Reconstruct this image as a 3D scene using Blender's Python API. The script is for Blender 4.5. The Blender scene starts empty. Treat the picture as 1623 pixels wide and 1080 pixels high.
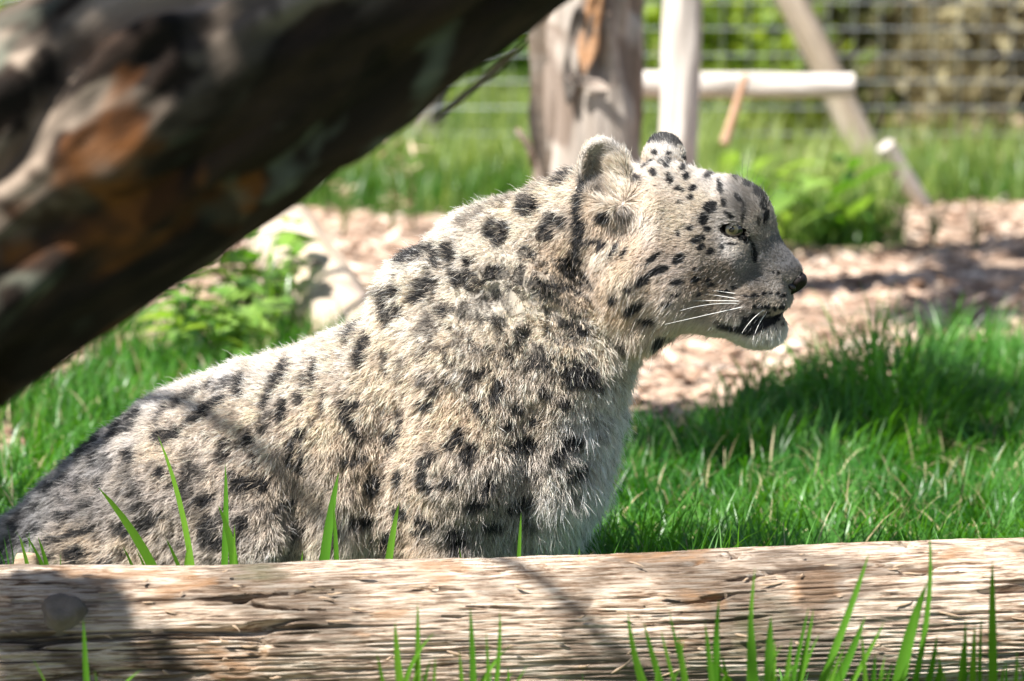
import bpy, math, random
import numpy as np
from mathutils import Vector, Matrix

rng = np.random.default_rng(7)
random.seed(7)
sc = bpy.context.scene
COL = sc.collection

# ------------------------------------------------------------------ camera
FPX = 5185.0                       # focal length in photo pixels (1623 wide)
CAM = np.array([0.0, 0.0, 0.86])
PITCH = math.atan(695.0 / FPX)
RIGHT = np.array([1.0, 0, 0])
FWD = np.array([0, math.cos(PITCH), -math.sin(PITCH)])
UP = np.array([0, math.sin(PITCH), math.cos(PITCH)])
cam = bpy.data.cameras.new('camera')
cam.sensor_width = 36.0
cam.lens = FPX / 1623.0 * 36.0
cam.clip_start = 0.05
cam.clip_end = 400
cam.dof.use_dof = True
cam.dof.focus_distance = 3.80
cam.dof.aperture_fstop = 5.0
camo = bpy.data.objects.new('camera', cam)
camo.location = CAM
camo.rotation_euler = (math.pi / 2 - PITCH, 0, 0)
COL.objects.link(camo)
sc.camera = camo

# ------------------------------------------------------------------ sky, sun, exposure
SUN = np.array([-0.48, -0.34, 0.81]); SUN /= np.linalg.norm(SUN)
world = bpy.data.worlds.new('World'); sc.world = world; world.use_nodes = True
wn = world.node_tree.nodes; wl = world.node_tree.links
sky = wn.new('ShaderNodeTexSky'); sky.sky_type = 'NISHITA'; sky.sun_disc = False
sky.sun_elevation = math.asin(SUN[2]); sky.sun_rotation = math.atan2(SUN[0], SUN[1])
wn['Background'].inputs['Strength'].default_value = 0.055
wl.new(sky.outputs[0], wn['Background'].inputs['Color'])
sl = bpy.data.lights.new('sun', 'SUN'); sl.energy = 5.0; sl.angle = math.radians(0.53); sl.color = (1.0, 0.965, 0.91)
so = bpy.data.objects.new('sun', sl); COL.objects.link(so)
so.rotation_euler = Vector(SUN).to_track_quat('Z', 'Y').to_euler(); so.location = (-3, -1, 6)
vs = sc.view_settings
vs.view_transform = 'Standard'; vs.look = 'None'; vs.exposure = 1.42; vs.gamma = 1.0
sc.cycles.max_bounces = 6; sc.cycles.diffuse_bounces = 4; sc.cycles.transmission_bounces = 3
sc.cycles.glossy_bounces = 2; sc.cycles.transparent_max_bounces = 4
sc.cycles.use_denoising = True
sc.cycles.sample_clamp_indirect = 6
try:
    sc.cycles_curves.shape = 'RIBBONS'; sc.cycles_curves.subdivisions = 2
except Exception:
    pass

# ------------------------------------------------------------------ helpers
def P(u, v, d):
    return CAM + d * (FWD + (u - 811.5) / FPX * RIGHT - (v - 540) / FPX * UP)

def G(u, v, z=0.0):                # where a line of sight meets the ground
    r = FWD + (u - 811.5) / FPX * RIGHT - (v - 540) / FPX * UP
    return CAM + r * ((z - CAM[2]) / r[2])

def PY(u, v, y):                   # point of a line of sight on the upright plane at y
    return P(u, v, y / (FWD[1] - (v - 540) / FPX * UP[1]))

def hash01(ix, iy, iz, seed=0):
    n = (ix.astype(np.int64) * 374761393 + iy.astype(np.int64) * 668265263 + iz.astype(np.int64) * 2147483647 + seed * 974634) & 0xFFFFFFFF
    n = ((n ^ (n >> 13)) * 1274126177) & 0xFFFFFFFF
    n = ((n ^ (n >> 16)) * 2246822519) & 0xFFFFFFFF
    return ((n ^ (n >> 15)) & 0xFFFFFF).astype(np.float64) / 0xFFFFFF

def vnoise(p, seed=0):             # value noise in -1..1, p (N,3)
    p = np.asarray(p, float)
    i = np.floor(p); f = p - i; f = f * f * (3 - 2 * f); i = i.astype(np.int64)
    out = 0
    for dx in (0, 1):
        wx = f[:, 0] if dx else 1 - f[:, 0]
        for dy in (0, 1):
            wy = f[:, 1] if dy else 1 - f[:, 1]
            for dz in (0, 1):
                wz = f[:, 2] if dz else 1 - f[:, 2]
                out = out + wx * wy * wz * hash01(i[:, 0] + dx, i[:, 1] + dy, i[:, 2] + dz, seed)
    return out * 2 - 1

def fbm(p, oct=4, seed=0, gain=0.5):
    a, s, o = 1.0, 0.0, 0.0
    p = np.asarray(p, float)
    for k in range(oct):
        s = s + a * vnoise(p * 2 ** k + 17.3 * k, seed + k); o += a; a *= gain
    return s / o

def sstep(a, b, x):
    t = np.clip((x - a) / (b - a), 0, 1)
    return t * t * (3 - 2 * t)

def link(o, parent=None):
    COL.objects.link(o)
    if parent is not None:
        o.parent = parent
    return o

def tag(o, label=None, cat=None, group=None, kind=None):
    if label: o['label'] = label
    if cat: o['category'] = cat
    if group: o['group'] = group
    if kind: o['kind'] = kind
    return o

def empty(name, loc=(0, 0, 0)):
    o = bpy.data.objects.new(name, None); o.empty_display_size = 0.05
    o.location = loc
    return link(o)

def mesh_np(name, V, F, mat=None, smooth=False, colors=None):
    """V (n,3); F array (m,k) or list of arrays"""
    me = bpy.data.meshes.new(name)
    V = np.asarray(V, np.float32)
    if not isinstance(F, (list, tuple)): F = [F]
    F = [np.asarray(f, np.int32) for f in F if len(f)]
    lv = np.concatenate([f.ravel() for f in F])
    tot = np.concatenate([np.full(len(f), f.shape[1], np.int32) for f in F])
    st = np.concatenate([[0], np.cumsum(tot)[:-1]]).astype(np.int32)
    me.vertices.add(len(V)); me.vertices.foreach_set('co', V.ravel())
    me.loops.add(len(lv)); me.loops.foreach_set('vertex_index', lv)
    me.polygons.add(len(tot)); me.polygons.foreach_set('loop_start', st); me.polygons.foreach_set('loop_total', tot)
    if smooth: me.polygons.foreach_set('use_smooth', np.ones(len(tot), bool))
    me.update(calc_edges=True); me.validate()
    if colors is not None:
        a = me.color_attributes.new('tint', 'FLOAT_COLOR', 'POINT')
        c = np.ones((len(V), 4), np.float32); c[:, :3] = colors
        a.data.foreach_set('color', c.ravel())
    if mat is not None: me.materials.append(mat)
    return me

def mobj(name, me, parent=None):
    return link(bpy.data.objects.new(name, me), parent)

# ---- materials
class NT:
    def __init__(s, name):
        s.m = bpy.data.materials.new(name); s.m.use_nodes = True
        s.t = s.m.node_tree; s.t.nodes.clear()
        s.out = s.n('ShaderNodeOutputMaterial')
    def n(s, ty, **kw):
        x = s.t.nodes.new(ty)
        for k, v in kw.items():
            if k.startswith('i_'):
                key = k[2:]; key = int(key) if key.isdigit() else key.replace('_', ' ')
                x.inputs[key].default_value = v
            else: setattr(x, k, v)
        return x
    def l(s, a, b): s.t.links.new(a, b)
    def ramp(s, fac, stops):
        r = s.n('ShaderNodeValToRGB'); e = r.color_ramp.elements
        while len(e) < len(stops): e.new(0.5)
        for q, (p, c) in zip(e, stops): q.position = p; q.color = (*c, 1)
        s.l(fac, r.inputs[0]); return r.outputs['Color']
    def noise(s, vec, scale, detail=4, rough=0.55, dist=0.0):
        x = s.n('ShaderNodeTexNoise'); x.inputs['Scale'].default_value = scale; x.inputs['Detail'].default_value = detail
        x.inputs['Roughness'].default_value = rough; x.inputs['Distortion'].default_value = dist
        if vec is not None: s.l(vec, x.inputs['Vector'])
        return x.outputs['Fac']
    def mapping(s, vec, scale=(1, 1, 1), loc=(0, 0, 0)):
        x = s.n('ShaderNodeMapping'); x.inputs['Scale'].default_value = scale; x.inputs['Location'].default_value = loc
        s.l(vec, x.inputs['Vector']); return x.outputs[0]
    def mix(s, fac, a, b, blend='MIX'):
        x = s.n('ShaderNodeMix', data_type='RGBA', blend_type=blend)
        for val, idx in ((fac, 0), (a, 6), (b, 7)):
            if hasattr(val, 'links') or hasattr(val, 'is_linked'): s.l(val, x.inputs[idx])
            elif idx == 0: x.inputs[0].default_value = val
            else: x.inputs[idx].default_value = (*val, 1)
        return x.outputs[2]
    def bump(s, h, strength=0.5, dist=0.01):
        x = s.n('ShaderNodeBump'); x.inputs['Strength'].default_value = strength; x.inputs['Distance'].default_value = dist
        s.l(h, x.inputs['Height']); return x.outputs[0]
    def principled(s, col, rough=0.8, normal=None, spec=0.3, **kw):
        b = s.n('ShaderNodeBsdfPrincipled')
        if hasattr(col, 'is_linked'): s.l(col, b.inputs['Base Color'])
        else: b.inputs['Base Color'].default_value = (*col, 1)
        b.inputs['Roughness'].default_value = rough; b.inputs['Specular IOR Level'].default_value = spec
        if normal is not None: s.l(normal, b.inputs['Normal'])
        for k, v in kw.items(): b.inputs[k.replace('_', ' ')].default_value = v
        return b.outputs[0]
    def done(s, shader): s.l(shader, s.out.inputs['Surface']); return s.m

def coords(nt, which='Object'): return nt.n('ShaderNodeTexCoord').outputs[which]

def mat_leaf(name, a, b, trans=0.45, rough=0.45, spec=0.3):
    """foliage: tint varies per blade (attribute) between a and b; light passes through"""
    m = NT(name)
    at = m.n('ShaderNodeAttribute', attribute_name='tint')
    sep = m.n('ShaderNodeSeparateColor'); m.l(at.outputs['Color'], sep.inputs[0])
    c = m.mix(sep.outputs[0], a, b)
    pr = m.principled(c, rough, spec=spec)
    tr = m.n('ShaderNodeBsdfTranslucent')
    hs = m.n('ShaderNodeHueSaturation'); hs.inputs['Hue'].default_value = 0.485; hs.inputs['Saturation'].default_value = 1.15; hs.inputs['Value'].default_value = 1.25
    m.l(c, hs.inputs['Color']); m.l(hs.outputs[0], tr.inputs['Color'])
    mx = m.n('ShaderNodeMixShader'); mx.inputs[0].default_value = trans
    m.l(pr, mx.inputs[1]); m.l(tr.outputs[0], mx.inputs[2])
    return m.done(mx.outputs[0])

def mat_wood(name, stops, ax=(3, 40, 40), rough=0.85, patch=None, bump=0.6, seedloc=(0, 0, 0), patch_scale=5, patch_lim=(0.5, 0.6), grey=(0.30, 0.27, 0.24), gk=0.55, side=None):
    """weathered wood, grain along local X"""
    m = NT(name); co = coords(m)
    v = m.mapping(co, ax, seedloc)
    n1 = m.noise(v, 1.0, 6, 0.65, 0.6)
    c = m.ramp(n1, stops)
    n2 = m.noise(m.mapping(co, (2, 6, 6), seedloc), 2.2, 4, 0.6)
    c = m.mix(m.ramp(n2, [(0.35, (0.0,) * 3), (0.7, (1,) * 3)]), c, m.mix(gk, c, grey))
    if patch:
        for pc, sc_, lim, loc in patch:
            nn = m.noise(m.mapping(co, (0.6, 1, 1), loc), sc_, 3, 0.55, 0.5)
            fac = m.ramp(nn, [(lim[0], (0,) * 3), (lim[1], (1,) * 3)])
            if side is not None and pc[0] > .3:          # pale bark kept to the upper side, painting sunlight there
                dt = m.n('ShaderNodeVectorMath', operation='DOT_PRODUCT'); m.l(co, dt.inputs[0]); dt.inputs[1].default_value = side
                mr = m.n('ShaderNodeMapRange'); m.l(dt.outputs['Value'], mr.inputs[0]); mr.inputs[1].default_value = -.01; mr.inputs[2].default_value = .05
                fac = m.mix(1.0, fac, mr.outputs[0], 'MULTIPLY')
            c = m.mix(fac, c, m.mix(0.35, pc, c))
    nb = m.noise(m.mapping(co, (ax[0] * 2, ax[1] * 3, ax[2] * 3)), 1.0, 6, 0.7, 0.4)
    return m.done(m.principled(c, rough, m.bump(nb, bump, 0.004), spec=0.15))

# ================================================================== GROUND
GRASS_R = lambda x, y: None
def pix(p):                                   # (N,3) -> photo coordinates, used only to lay out beds of grass and mulch on the ground
    q = p - CAM; d = q @ FWD
    return 811.5 + FPX * (q @ RIGHT) / d, 540 - FPX * (q @ UP) / d, d
# beds on the ground plan (metres): x to the right, y away from the camera
def bed_edge(x):                              # far edge of the near lawn
    return 5.55 + 0.16 * np.sin(x * 7.1 + 1.0) + 0.10 * np.sin(x * 17.0) + 0.28 * sstep(0.45, 0.85, x) - 0.5 * sstep(0.45, 0.1, x) - 0.35 * sstep(0.95, 1.2, x)
def lawn_near(x, y):                          # right of and behind the leopard
    return sstep(-0.06, 0.06, bed_edge(x) - y) * sstep(-0.2, 0.15, x)
def lawn_left(x, y):
    n = vnoise(np.stack([x * 4.5, y * 3.2, x * 0], 1), 5) + .5 * vnoise(np.stack([x * 11, y * 8, x * 0], 1), 6)
    return sstep(-0.25, 0.15, n) * sstep(0.1, -0.1, x) * sstep(6.9, 6.6, y)
def lawn_far(x, y):
    edge = np.where(x < 0.1, 9.15, np.where(x < 1.0, 8.35, 9.2)) + 0.18 * np.sin(x * 5.3)
    return sstep(-0.1, 0.15, y - edge) * (1 - .97 * sstep(10.0, 10.7, y) * sstep(.55, .95, x))

gx = np.concatenate([np.linspace(-40, -4, 14), np.linspace(-3.6, 3.6, 150), np.linspace(4, 40, 14)])
gy = np.concatenate([np.linspace(-12, 1.8, 8), np.linspace(2, 12, 190), np.linspace(12.4, 90, 40)])
XX, YY = np.meshgrid(gx, gy, indexing='ij')
xy = np.stack([XX.ravel(), YY.ravel()], 1)
def ground_z(x, y):
    q = np.stack([x, y, np.zeros_like(x)], 1)
    z = 0.02 * fbm(q * 1.4, 3, 3) + 0.010 * fbm(q * 7, 3, 9)
    z = z * sstep(2.2, 3.0, y) * 0.9
    z = z + 0.045 * np.exp(-(((x - 1.10) / .19) ** 4 + ((y - 8.75) / .28) ** 2)) - 0.004
    z = z + sstep(12, 34, y) * 0.9
    return z
gz = ground_z(xy[:, 0], xy[:, 1])
ni, nj = len(gx), len(gy)
ii, jj = np.meshgrid(np.arange(ni - 1), np.arange(nj - 1), indexing='ij')
b0 = (ii * nj + jj).ravel()
GF = np.stack([b0, b0 + nj, b0 + nj + 1, b0 + 1], 1)
mask = np.maximum(np.maximum(lawn_near(xy[:, 0], xy[:, 1]), lawn_left(xy[:, 0], xy[:, 1])), lawn_far(xy[:, 0], xy[:, 1]))
mask = np.where(xy[:, 1] < 3.9, np.maximum(mask, 0.5), mask)
m = NT('soil_ground'); co = coords(m)
at = m.n('ShaderNodeAttribute', attribute_name='tint'); sep = m.n('ShaderNodeSeparateColor'); m.l(at.outputs['Color'], sep.inputs[0])
n1 = m.noise(co, 9, 6, .65); n2 = m.noise(co, 55, 5, .7)
mul = m.ramp(n2, [(.25, (.15, .10, .07)), (.5, (.36, .26, .19)), (.75, (.55, .42, .33))])
mul = m.mix(m.ramp(n1, [(.4, (0,) * 3), (.65, (.6,) * 3)]), mul, (.30, .22, .165))
grs = m.ramp(n2, [(.3, (.022, .045, .012)), (.7, (.06, .11, .025))])
gcol = m.mix(sep.outputs[0], mul, grs)
ground_m = m.done(m.principled(gcol, .95, m.bump(n2, .7, .01), spec=.1))
go = mobj('ground', mesh_np('ground', np.column_stack([xy, gz]), GF, ground_m, True, np.repeat(mask[:, None], 3, 1)))
tag(go, kind='structure')

# ---- grass blades (one mass)
grass_m = mat_leaf('grass_blade', (.026, .125, .015), (.12, .31, .05), .5, .36, .45)
fgrass_m = mat_leaf('meadow_blade', (.06, .15, .02), (.36, .44, .14), .5, .4, .45)
def blades(root, h, wdt, lean, segs=4, tint=None, comb=0.0):
    n = len(root)
    ang = rng.random(n) * 2 * math.pi
    if comb:                                  # neighbouring blades lean the same way
        q_ = np.column_stack([root[:, :2] * 6.5, root[:, 0] * 0])
        ang = 2.6 * math.pi * fbm(q_, 2, 66) + rng.normal(0, comb, n)
    dirv = np.stack([np.cos(ang), np.sin(ang), np.zeros(n)], 1)
    sid = np.stack([-np.sin(ang), np.cos(ang), np.zeros(n)], 1)
    tw = (rng.random(n) - .5) * 1.6
    sid = sid * np.cos(tw)[:, None] + dirv * np.sin(tw)[:, None]
    V = np.empty((n, segs * 2 + 1, 3)); cur = root.copy()
    th = lean * 0.25
    for i in range(segs + 1):
        t = i / segs
        w = wdt * (1 - t ** 1.8) * 0.5
        if i < segs:
            V[:, 2 * i] = cur - sid * w[:, None]; V[:, 2 * i + 1] = cur + sid * w[:, None]
        else: V[:, 2 * segs] = cur
        step = h / segs
        cur = cur + dirv * (np.sin(th) * step)[:, None] + np.array([0, 0, 1.0]) * (np.cos(th) * step)[:, None]
        th = th + lean / segs
    k = segs * 2 + 1; base = (np.arange(n) * k)[:, None]
    Q = np.concatenate([base + np.array([[2 * i, 2 * i + 1, 2 * i + 3, 2 * i + 2]]) for i in range(segs - 1)])
    T = base + np.array([[2 * segs - 2, 2 * segs - 1, 2 * segs]])
    tt = rng.random(n) if tint is None else tint
    C = np.repeat(tt, k)
    return V.reshape(-1, 3), Q, T, np.repeat(C[:, None], 3, 1)
def grass_object(name, sets, mat):
    Vs, Qs, Ts, Cs = [], [], [], []; off = 0
    for V, Q, T, C in sets:
        Vs.append(V); Qs.append(Q + off); Ts.append(T + off); Cs.append(C); off += len(V)
    return mobj(name, mesh_np(name, np.concatenate(Vs), [np.concatenate(Qs), np.concatenate(Ts)], mat, True, np.concatenate(Cs)))
def bed(x0, x1, y0, y1, n, fn):
    x = rng.uniform(x0, x1, n); y = rng.uniform(y0, y1, n)
    k = rng.random(n) < fn(x, y)
    x, y = x[k], y[k]
    return np.column_stack([x, y, ground_z(x, y) - .004])
r1 = bed(-.15, 1.5, 3.62, 6.3, 84000, lawn_near)
cl = fbm(np.column_stack([r1[:, :2] * 5, r1[:, 0] * 0]), 2, 4)
edge = sstep(.55, .1, bed_edge(r1[:, 0]) - r1[:, 1]) * sstep(.15, .5, r1[:, 0]) * sstep(1.05, .85, r1[:, 0])
s1 = blades(r1, (.035 + .085 * rng.random(len(r1)) ** 1.6) * (1 + .4 * cl) * (1 + 0.2 * edge + .9 * edge * np.exp(-((r1[:, 0] - .63) / .13) ** 2)), .0022 + .0040 * rng.random(len(r1)) ** 1.5 + .003 * edge, .4 + 1.7 * rng.random(len(r1)), 5, np.clip(.45 + .6 * cl + .6 * (rng.random(len(r1)) - .5), 0, 1), .9)
r2 = bed(-1.6, .15, 3.9, 7.0, 52000, lawn_left)
s2 = blades(r2, .04 + .08 * rng.random(len(r2)) ** 1.5, .0035 + .003 * rng.random(len(r2)), .3 + 1.4 * rng.random(len(r2)), 3, np.clip(.55 + .5 * (rng.random(len(r2)) - .5), 0, 1))
r3 = bed(-2.2, 2.6, 8.2, 13.5, 46000, lawn_far)
fn3 = fbm(np.column_stack([r3[:, :2] * 2.2, r3[:, 0] * 0]), 3, 14)
s3 = blades(r3, (.08 + .15 * rng.random(len(r3))) * (1 + .8 * fn3), .006 + .006 * rng.random(len(r3)), .2 + .9 * rng.random(len(r3)), 3, np.clip(.45 + 1.3 * fn3 + .7 * (rng.random(len(r3)) - .5), 0, 1))
r4 = bed(-2.6, 2.6, 2.0, 3.75, 14000, lambda x, y: 0.35 + 0 * x)
s4 = blades(r4, .025 + .035 * rng.random(len(r4)), .003 + .002 * rng.random(len(r4)), .4 + 1.2 * rng.random(len(r4)), 3)
s5 = blades(bed(-7, 7, 13.5, 30, 24000, lambda x, y: .8 + 0 * x), .12 + .2 * rng.random(24000)[:0], .02, .5, 3) if False else None
gr = grass_object('grass', [s1, s2, s4], grass_m); tag(mobj('meadow_grass', mesh_np('meadow_grass', s3[0], [s3[1], s3[2]], fgrass_m, True, s3[3])), 'taller yellow green meadow grass near the wire fence', 'grass', kind='stuff')
tag(gr, 'green lawn grass around the leopard and bark path', 'grass', kind='stuff')

rd = np.concatenate([bed(-.15, 1.5, 3.65, 6.0, 3200, lawn_near), bed(-1.5, .1, 3.9, 7, 3600, lambda x, y: .9 + 0 * x)])
sd = blades(rd, .04 + .08 * rng.random(len(rd)), .0022 + .002 * rng.random(len(rd)), .6 + 1.6 * rng.random(len(rd)), 4)
dg_m = mat_leaf('dead_blade', (.34, .27, .14), (.62, .54, .33), .3, .6)
tag(mobj('dry_grass', mesh_np('dry_grass', sd[0], [sd[1], sd[2]], dg_m, True, sd[3])), 'dead straw coloured blades mixed into the lawn', 'grass', kind='stuff')
# ---- bark mulch chips (one mass)
def chips(n, x0, x1, y0, y1, fn, s0, s1_):
    p = bed(x0, x1, y0, y1, n, fn); n = len(p)
    L = rng.uniform(s0, s1_, n); W = L * rng.uniform(.18, .45, n); T = rng.uniform(.002, .006, n)
    yaw = rng.random(n) * 6.283; tl = rng.normal(0, .22, n); rl = rng.normal(0, .25, n)
    c = np.array([[-1, -1, -1], [1, -.6, -1], [1, .7, -1], [-1, 1, -1], [-.9, -.8, 1], [.9, -.5, 1], [.9, .6, 1], [-.9, .8, 1]], float)
    q = c[None] * np.stack([L, W, T], 1)[:, None] * .5
    q[:, :, 2] += q[:, :, 0] * np.tan(tl)[:, None] + q[:, :, 1] * np.tan(rl)[:, None]
    x = q[:, :, 0] * np.cos(yaw)[:, None] - q[:, :, 1] * np.sin(yaw)[:, None]
    y = q[:, :, 0] * np.sin(yaw)[:, None] + q[:, :, 1] * np.cos(yaw)[:, None]
    V = np.stack([x, y, q[:, :, 2]], 2) + p[:, None] + np.array([0, 0, .008])
    f = np.array([[0, 3, 2, 1], [4, 5, 6, 7], [0, 1, 5, 4], [1, 2, 6, 5], [2, 3, 7, 6], [3, 0, 4, 7]])
    F = (np.arange(n)[:, None, None] * 8 + f[None]).reshape(-1, 4)
    C = np.repeat(rng.random(n), 8)
    return V.reshape(-1, 3), F, np.repeat(C[:, None], 3, 1)
notlawn = lambda x, y: 1 - np.maximum(np.maximum(lawn_near(x, y), lawn_left(x, y)), lawn_far(x, y))
m = NT('bark_chip'); at = m.n('ShaderNodeAttribute', attribute_name='tint'); sep = m.n('ShaderNodeSeparateColor'); m.l(at.outputs['Color'], sep.inputs[0])
cc = m.ramp(sep.outputs[0], [(0, (.14, .085, .055)), (.35, (.33, .22, .155)), (.7, (.50, .36, .27)), (1, (.66, .54, .44))])
chip_m = m.done(m.principled(cc, .85, m.bump(m.noise(coords(m), 120, 4), .4, .003), spec=.15))
V, F, C = chips(11000, -1.9, 2.2, 4.6, 9.6, notlawn, .025, .085)
tag(mobj('bark_mulch', mesh_np('bark_mulch', V, F, chip_m, False, C)), 'brown bark mulch strewn over the path behind the lawn', 'mulch', kind='stuff')

# ================================================================== LOGS, POSTS, POLES
def log_mesh(name, length, r0, r1, mat, nl, na, rough=0.006, crack=0.012, fib=(5, 90), bend=0.0, seed=0, taper_end=0.0, lump=0.01, sharp=False):
    x = np.linspace(0, length, nl); an = np.linspace(0, 2 * math.pi, na, endpoint=False)
    Xg, Ag = np.meshgrid(x, an, indexing='ij'); X = Xg.ravel(); A = Ag.ravel()
    R = r0 + (r1 - r0) * X / length
    ca, sa = np.cos(A), np.sin(A)
    q = np.stack([X * 2.2, ca * R * 9, sa * R * 9], 1)
    d = lump * fbm(q, 3, seed)
    f1 = np.stack([X * fib[0], ca * R * fib[1], sa * R * fib[1]], 1); f1[:, 1:] += .6 * vnoise(np.stack([X * 6, ca * R * 12, sa * R * 12], 1), seed + 9)[:, None]
    d = d + rough * (fbm(f1, 3, seed + 1, .6) if not sharp else (1.2 - 3.4 * np.abs(fbm(f1, 3, seed + 1, .65))))
    f2 = np.stack([X * fib[0] * .5, ca * R * fib[1] * .35, sa * R * fib[1] * .35], 1); f2[:, 1:] += .8 * vnoise(np.stack([X * 4, ca * R * 10, sa * R * 10], 1), seed + 19)[:, None]
    d = d - crack * np.clip(1 - np.abs(vnoise(f2, seed + 3)) * (11 if sharp else 5.5), 0, 1) * sstep(-.25, .35, fbm(q * 1.3, 2, seed + 5))
    f3 = np.stack([X * fib[0] * 3.5, ca * R * fib[1] * 2.2, sa * R * fib[1] * 2.2], 1)
    d = d + rough * .45 * vnoise(f3, seed + 7)
    R = R + d
    V = np.stack([X, R * ca + bend * np.sin(X / length * math.pi), R * sa], 1)
    i, j = np.meshgrid(np.arange(nl - 1), np.arange(na), indexing='ij'); i = i.ravel(); j = j.ravel(); j2 = (j + 1) % na
    Q = np.stack([i * na + j, i * na + j2, (i + 1) * na + j2, (i + 1) * na + j], 1)
    n0 = len(V)
    V = np.concatenate([V, [[-.004, 0, 0], [length + .004, bend * 0, 0]]])
    jj_ = np.arange(na); T = np.concatenate([np.stack([np.full(na, n0), (jj_ + 1) % na, jj_], 1), np.stack([np.full(na, n0 + 1), (nl - 1) * na + jj_, (nl - 1) * na + (jj_ + 1) % na], 1)])
    return mesh_np(name, V, [Q, T], mat, True)
def aim(o, a, b, roll=0.0):
    a = Vector(a); b = Vector(b); q = (b - a).to_track_quat('X', 'Z')
    from mathutils import Quaternion
    o.location = a; o.rotation_mode = 'QUATERNION'; o.rotation_quaternion = q @ Quaternion((1, 0, 0), roll)
    return (b - a).length

# front fallen log
flog_m = mat_wood('weathered_log', [(.34, (.045, .028, .018)), (.42, (.25, .155, .095)), (.50, (.56, .43, .32)), (.62, (.76, .66, .55))], (22, 260, 260), .85,
                  patch=[((.085, .06, .042), 5, (.55, .63), (3, 1, 7)), ((.11, .12, .06), 8, (.58, .70), (9, 4, 2)), ((.36, .20, .10), 14, (.58, .66), (1, 8, 3)), ((.10, .07, .05), 16, (.58, .64), (5, 2, 8))], bump=.9, grey=(.46, .40, .34), gk=.4)  # dark brown patches also paint in the patchy shade on the log
A_ = np.array([-1.15, 3.375, .051]); B_ = np.array([1.35, 3.70, .053])
fl_root = empty('fallen_log', tuple((A_ + B_) / 2 - np.array([0, 0, .08])))
tag(fl_root, 'weathered fallen log with cracked fibrous wood lying in front of the snow leopard', 'log')
Lg = float(np.linalg.norm(B_ - A_))
fl = mobj('log_trunk', log_mesh('log_trunk', Lg, .094, .104, flog_m, 760, 620, .0019, .026, (8, 280), 0, 12, 0, .014, True)); aim(fl, A_, B_)
fl.parent = fl_root; fl.location = Vector(A_) - fl_root.location
# knot stub
axis = (B_ - A_) / Lg
def log_pt(u, v, depth=None, lift=0.0):
    """point on the log's surface under the line of sight of (u,v)"""
    r = FWD + (u - 811.5) / FPX * RIGHT - (v - 540) / FPX * UP; r /= np.linalg.norm(r)
    for t in np.arange(3.0, 4.0, .002):
        p = CAM + r * t; q = p - A_; s = q @ axis; rad = np.linalg.norm(q - s * axis)
        if rad < .094 + .010 * s / Lg: break
    n = (q - s * axis) / (rad + 1e-9)
    return p + n * lift, n
kp, kn = log_pt(100, 972)
def disc_mesh(name, r, h, mat, n=22, sq=.8, seed=1):
    V = []; 
    for k, (rr, z) in enumerate(((1.25, -.02), (1.1, h * .3), (1.0, h * .75), (.9, h), (.5, h * 1.02))):
        for i in range(n):
            a = 2 * math.pi * i / n; w = 1 + .10 * math.sin(a * 3 + seed) + .05 * math.sin(a * 7 + k)
            V.append((r * rr * w * math.cos(a), r * rr * w * sq * math.sin(a), z))
    V.append((0, 0, h * 1.0)); Q = [(k * n + i, k * n + (i + 1) % n, (k + 1) * n + (i + 1) % n, (k + 1) * n + i) for k in range(4) for i in range(n)]
    T = [(4 * n + i, 4 * n + (i + 1) % n, 5 * n) for i in range(n)]
    return mesh_np(name, V, [np.array(Q), np.array(T)], mat, True)
knot_m = mat_wood('dark_knot', [(.3, (.05, .04, .032)), (.6, (.15, .12, .10)), (.8, (.26, .22, .19))], (30, 30, 30), .9, bump=.8)
ko = mobj('knot', disc_mesh('knot', .021, .016, knot_m), fl_root)
ko.rotation_euler = Vector(kn).to_track_quat('Z', 'Y').to_euler(); ko.location = Vector(kp) - fl_root.location
# splinters lying on the log
spl_m = mat_wood('splinter_wood', [(.3, (.25, .15, .085)), (.55, (.48, .34, .22)), (.8, (.66, .54, .42))], (20, 160, 160), .85, bump=.5)
def splinter_mesh(seed):
    r = np.random.default_rng(seed); L = 1.0
    xs = np.linspace(0, 1, 5); V = []
    for i, x in enumerate(xs):
        w = .05 * (1 - abs(2 * x - .9) ** 2 * .85) + .008; t = w * .45
        o = .03 * math.sin(x * 5 + seed)
        for (dy, dz) in ((-w, 0), (w * .8, 0), (w * .3, t), (-w * .6, t * .9)): V.append((x - .5, o + dy * (1 + .3 * r.normal()), dz))
    Q = [(i * 4 + k, i * 4 + (k + 1) % 4, (i + 1) * 4 + (k + 1) % 4, (i + 1) * 4 + k) for i in range(4) for k in range(4)] + [(0, 3, 2, 1), (16, 17, 18, 19)]
    return mesh_np('splinter', V, np.array(Q), spl_m)
spm = [splinter_mesh(s) for s in range(5)]
for i in range(70):
    u = rng.uniform(-20, 1650); t = rng.random() ** 1.5; top = 903 - 42 * max(0, (u - 800) / 823)
    p, n = log_pt(u, top + 4 + t * 180, lift=.0035)
    o = mobj('splinter', spm[i % 5], fl_root); L = rng.uniform(.008, .045) * rng.uniform(.5, 1)
    tang = axis * 1.0 + rng.normal(0, .28, 3) + n * rng.uniform(-.05, .14); tang -= n * (tang @ n) * .85
    zq = Vector(n); xq = Vector(tang).normalized(); yq = zq.cross(xq).normalized(); zq = xq.cross(yq)
    o.matrix_local = Matrix.Translation(Vector(p) - fl_root.location) @ Matrix((xq, yq, zq)).transposed().to_4x4() @ Matrix.Diagonal((L, .03, .03, 1))
# pale chunk of wood on the log's end
p, n = log_pt(42, 897, lift=.004)
ch = mobj('wood_chunk', disc_mesh('wood_chunk', .013, .014, spl_m, 12, .6, 3)); ch.location = p; tag(ch, 'small pale chip of wood lying on the fallen log', 'wood chip')

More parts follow.
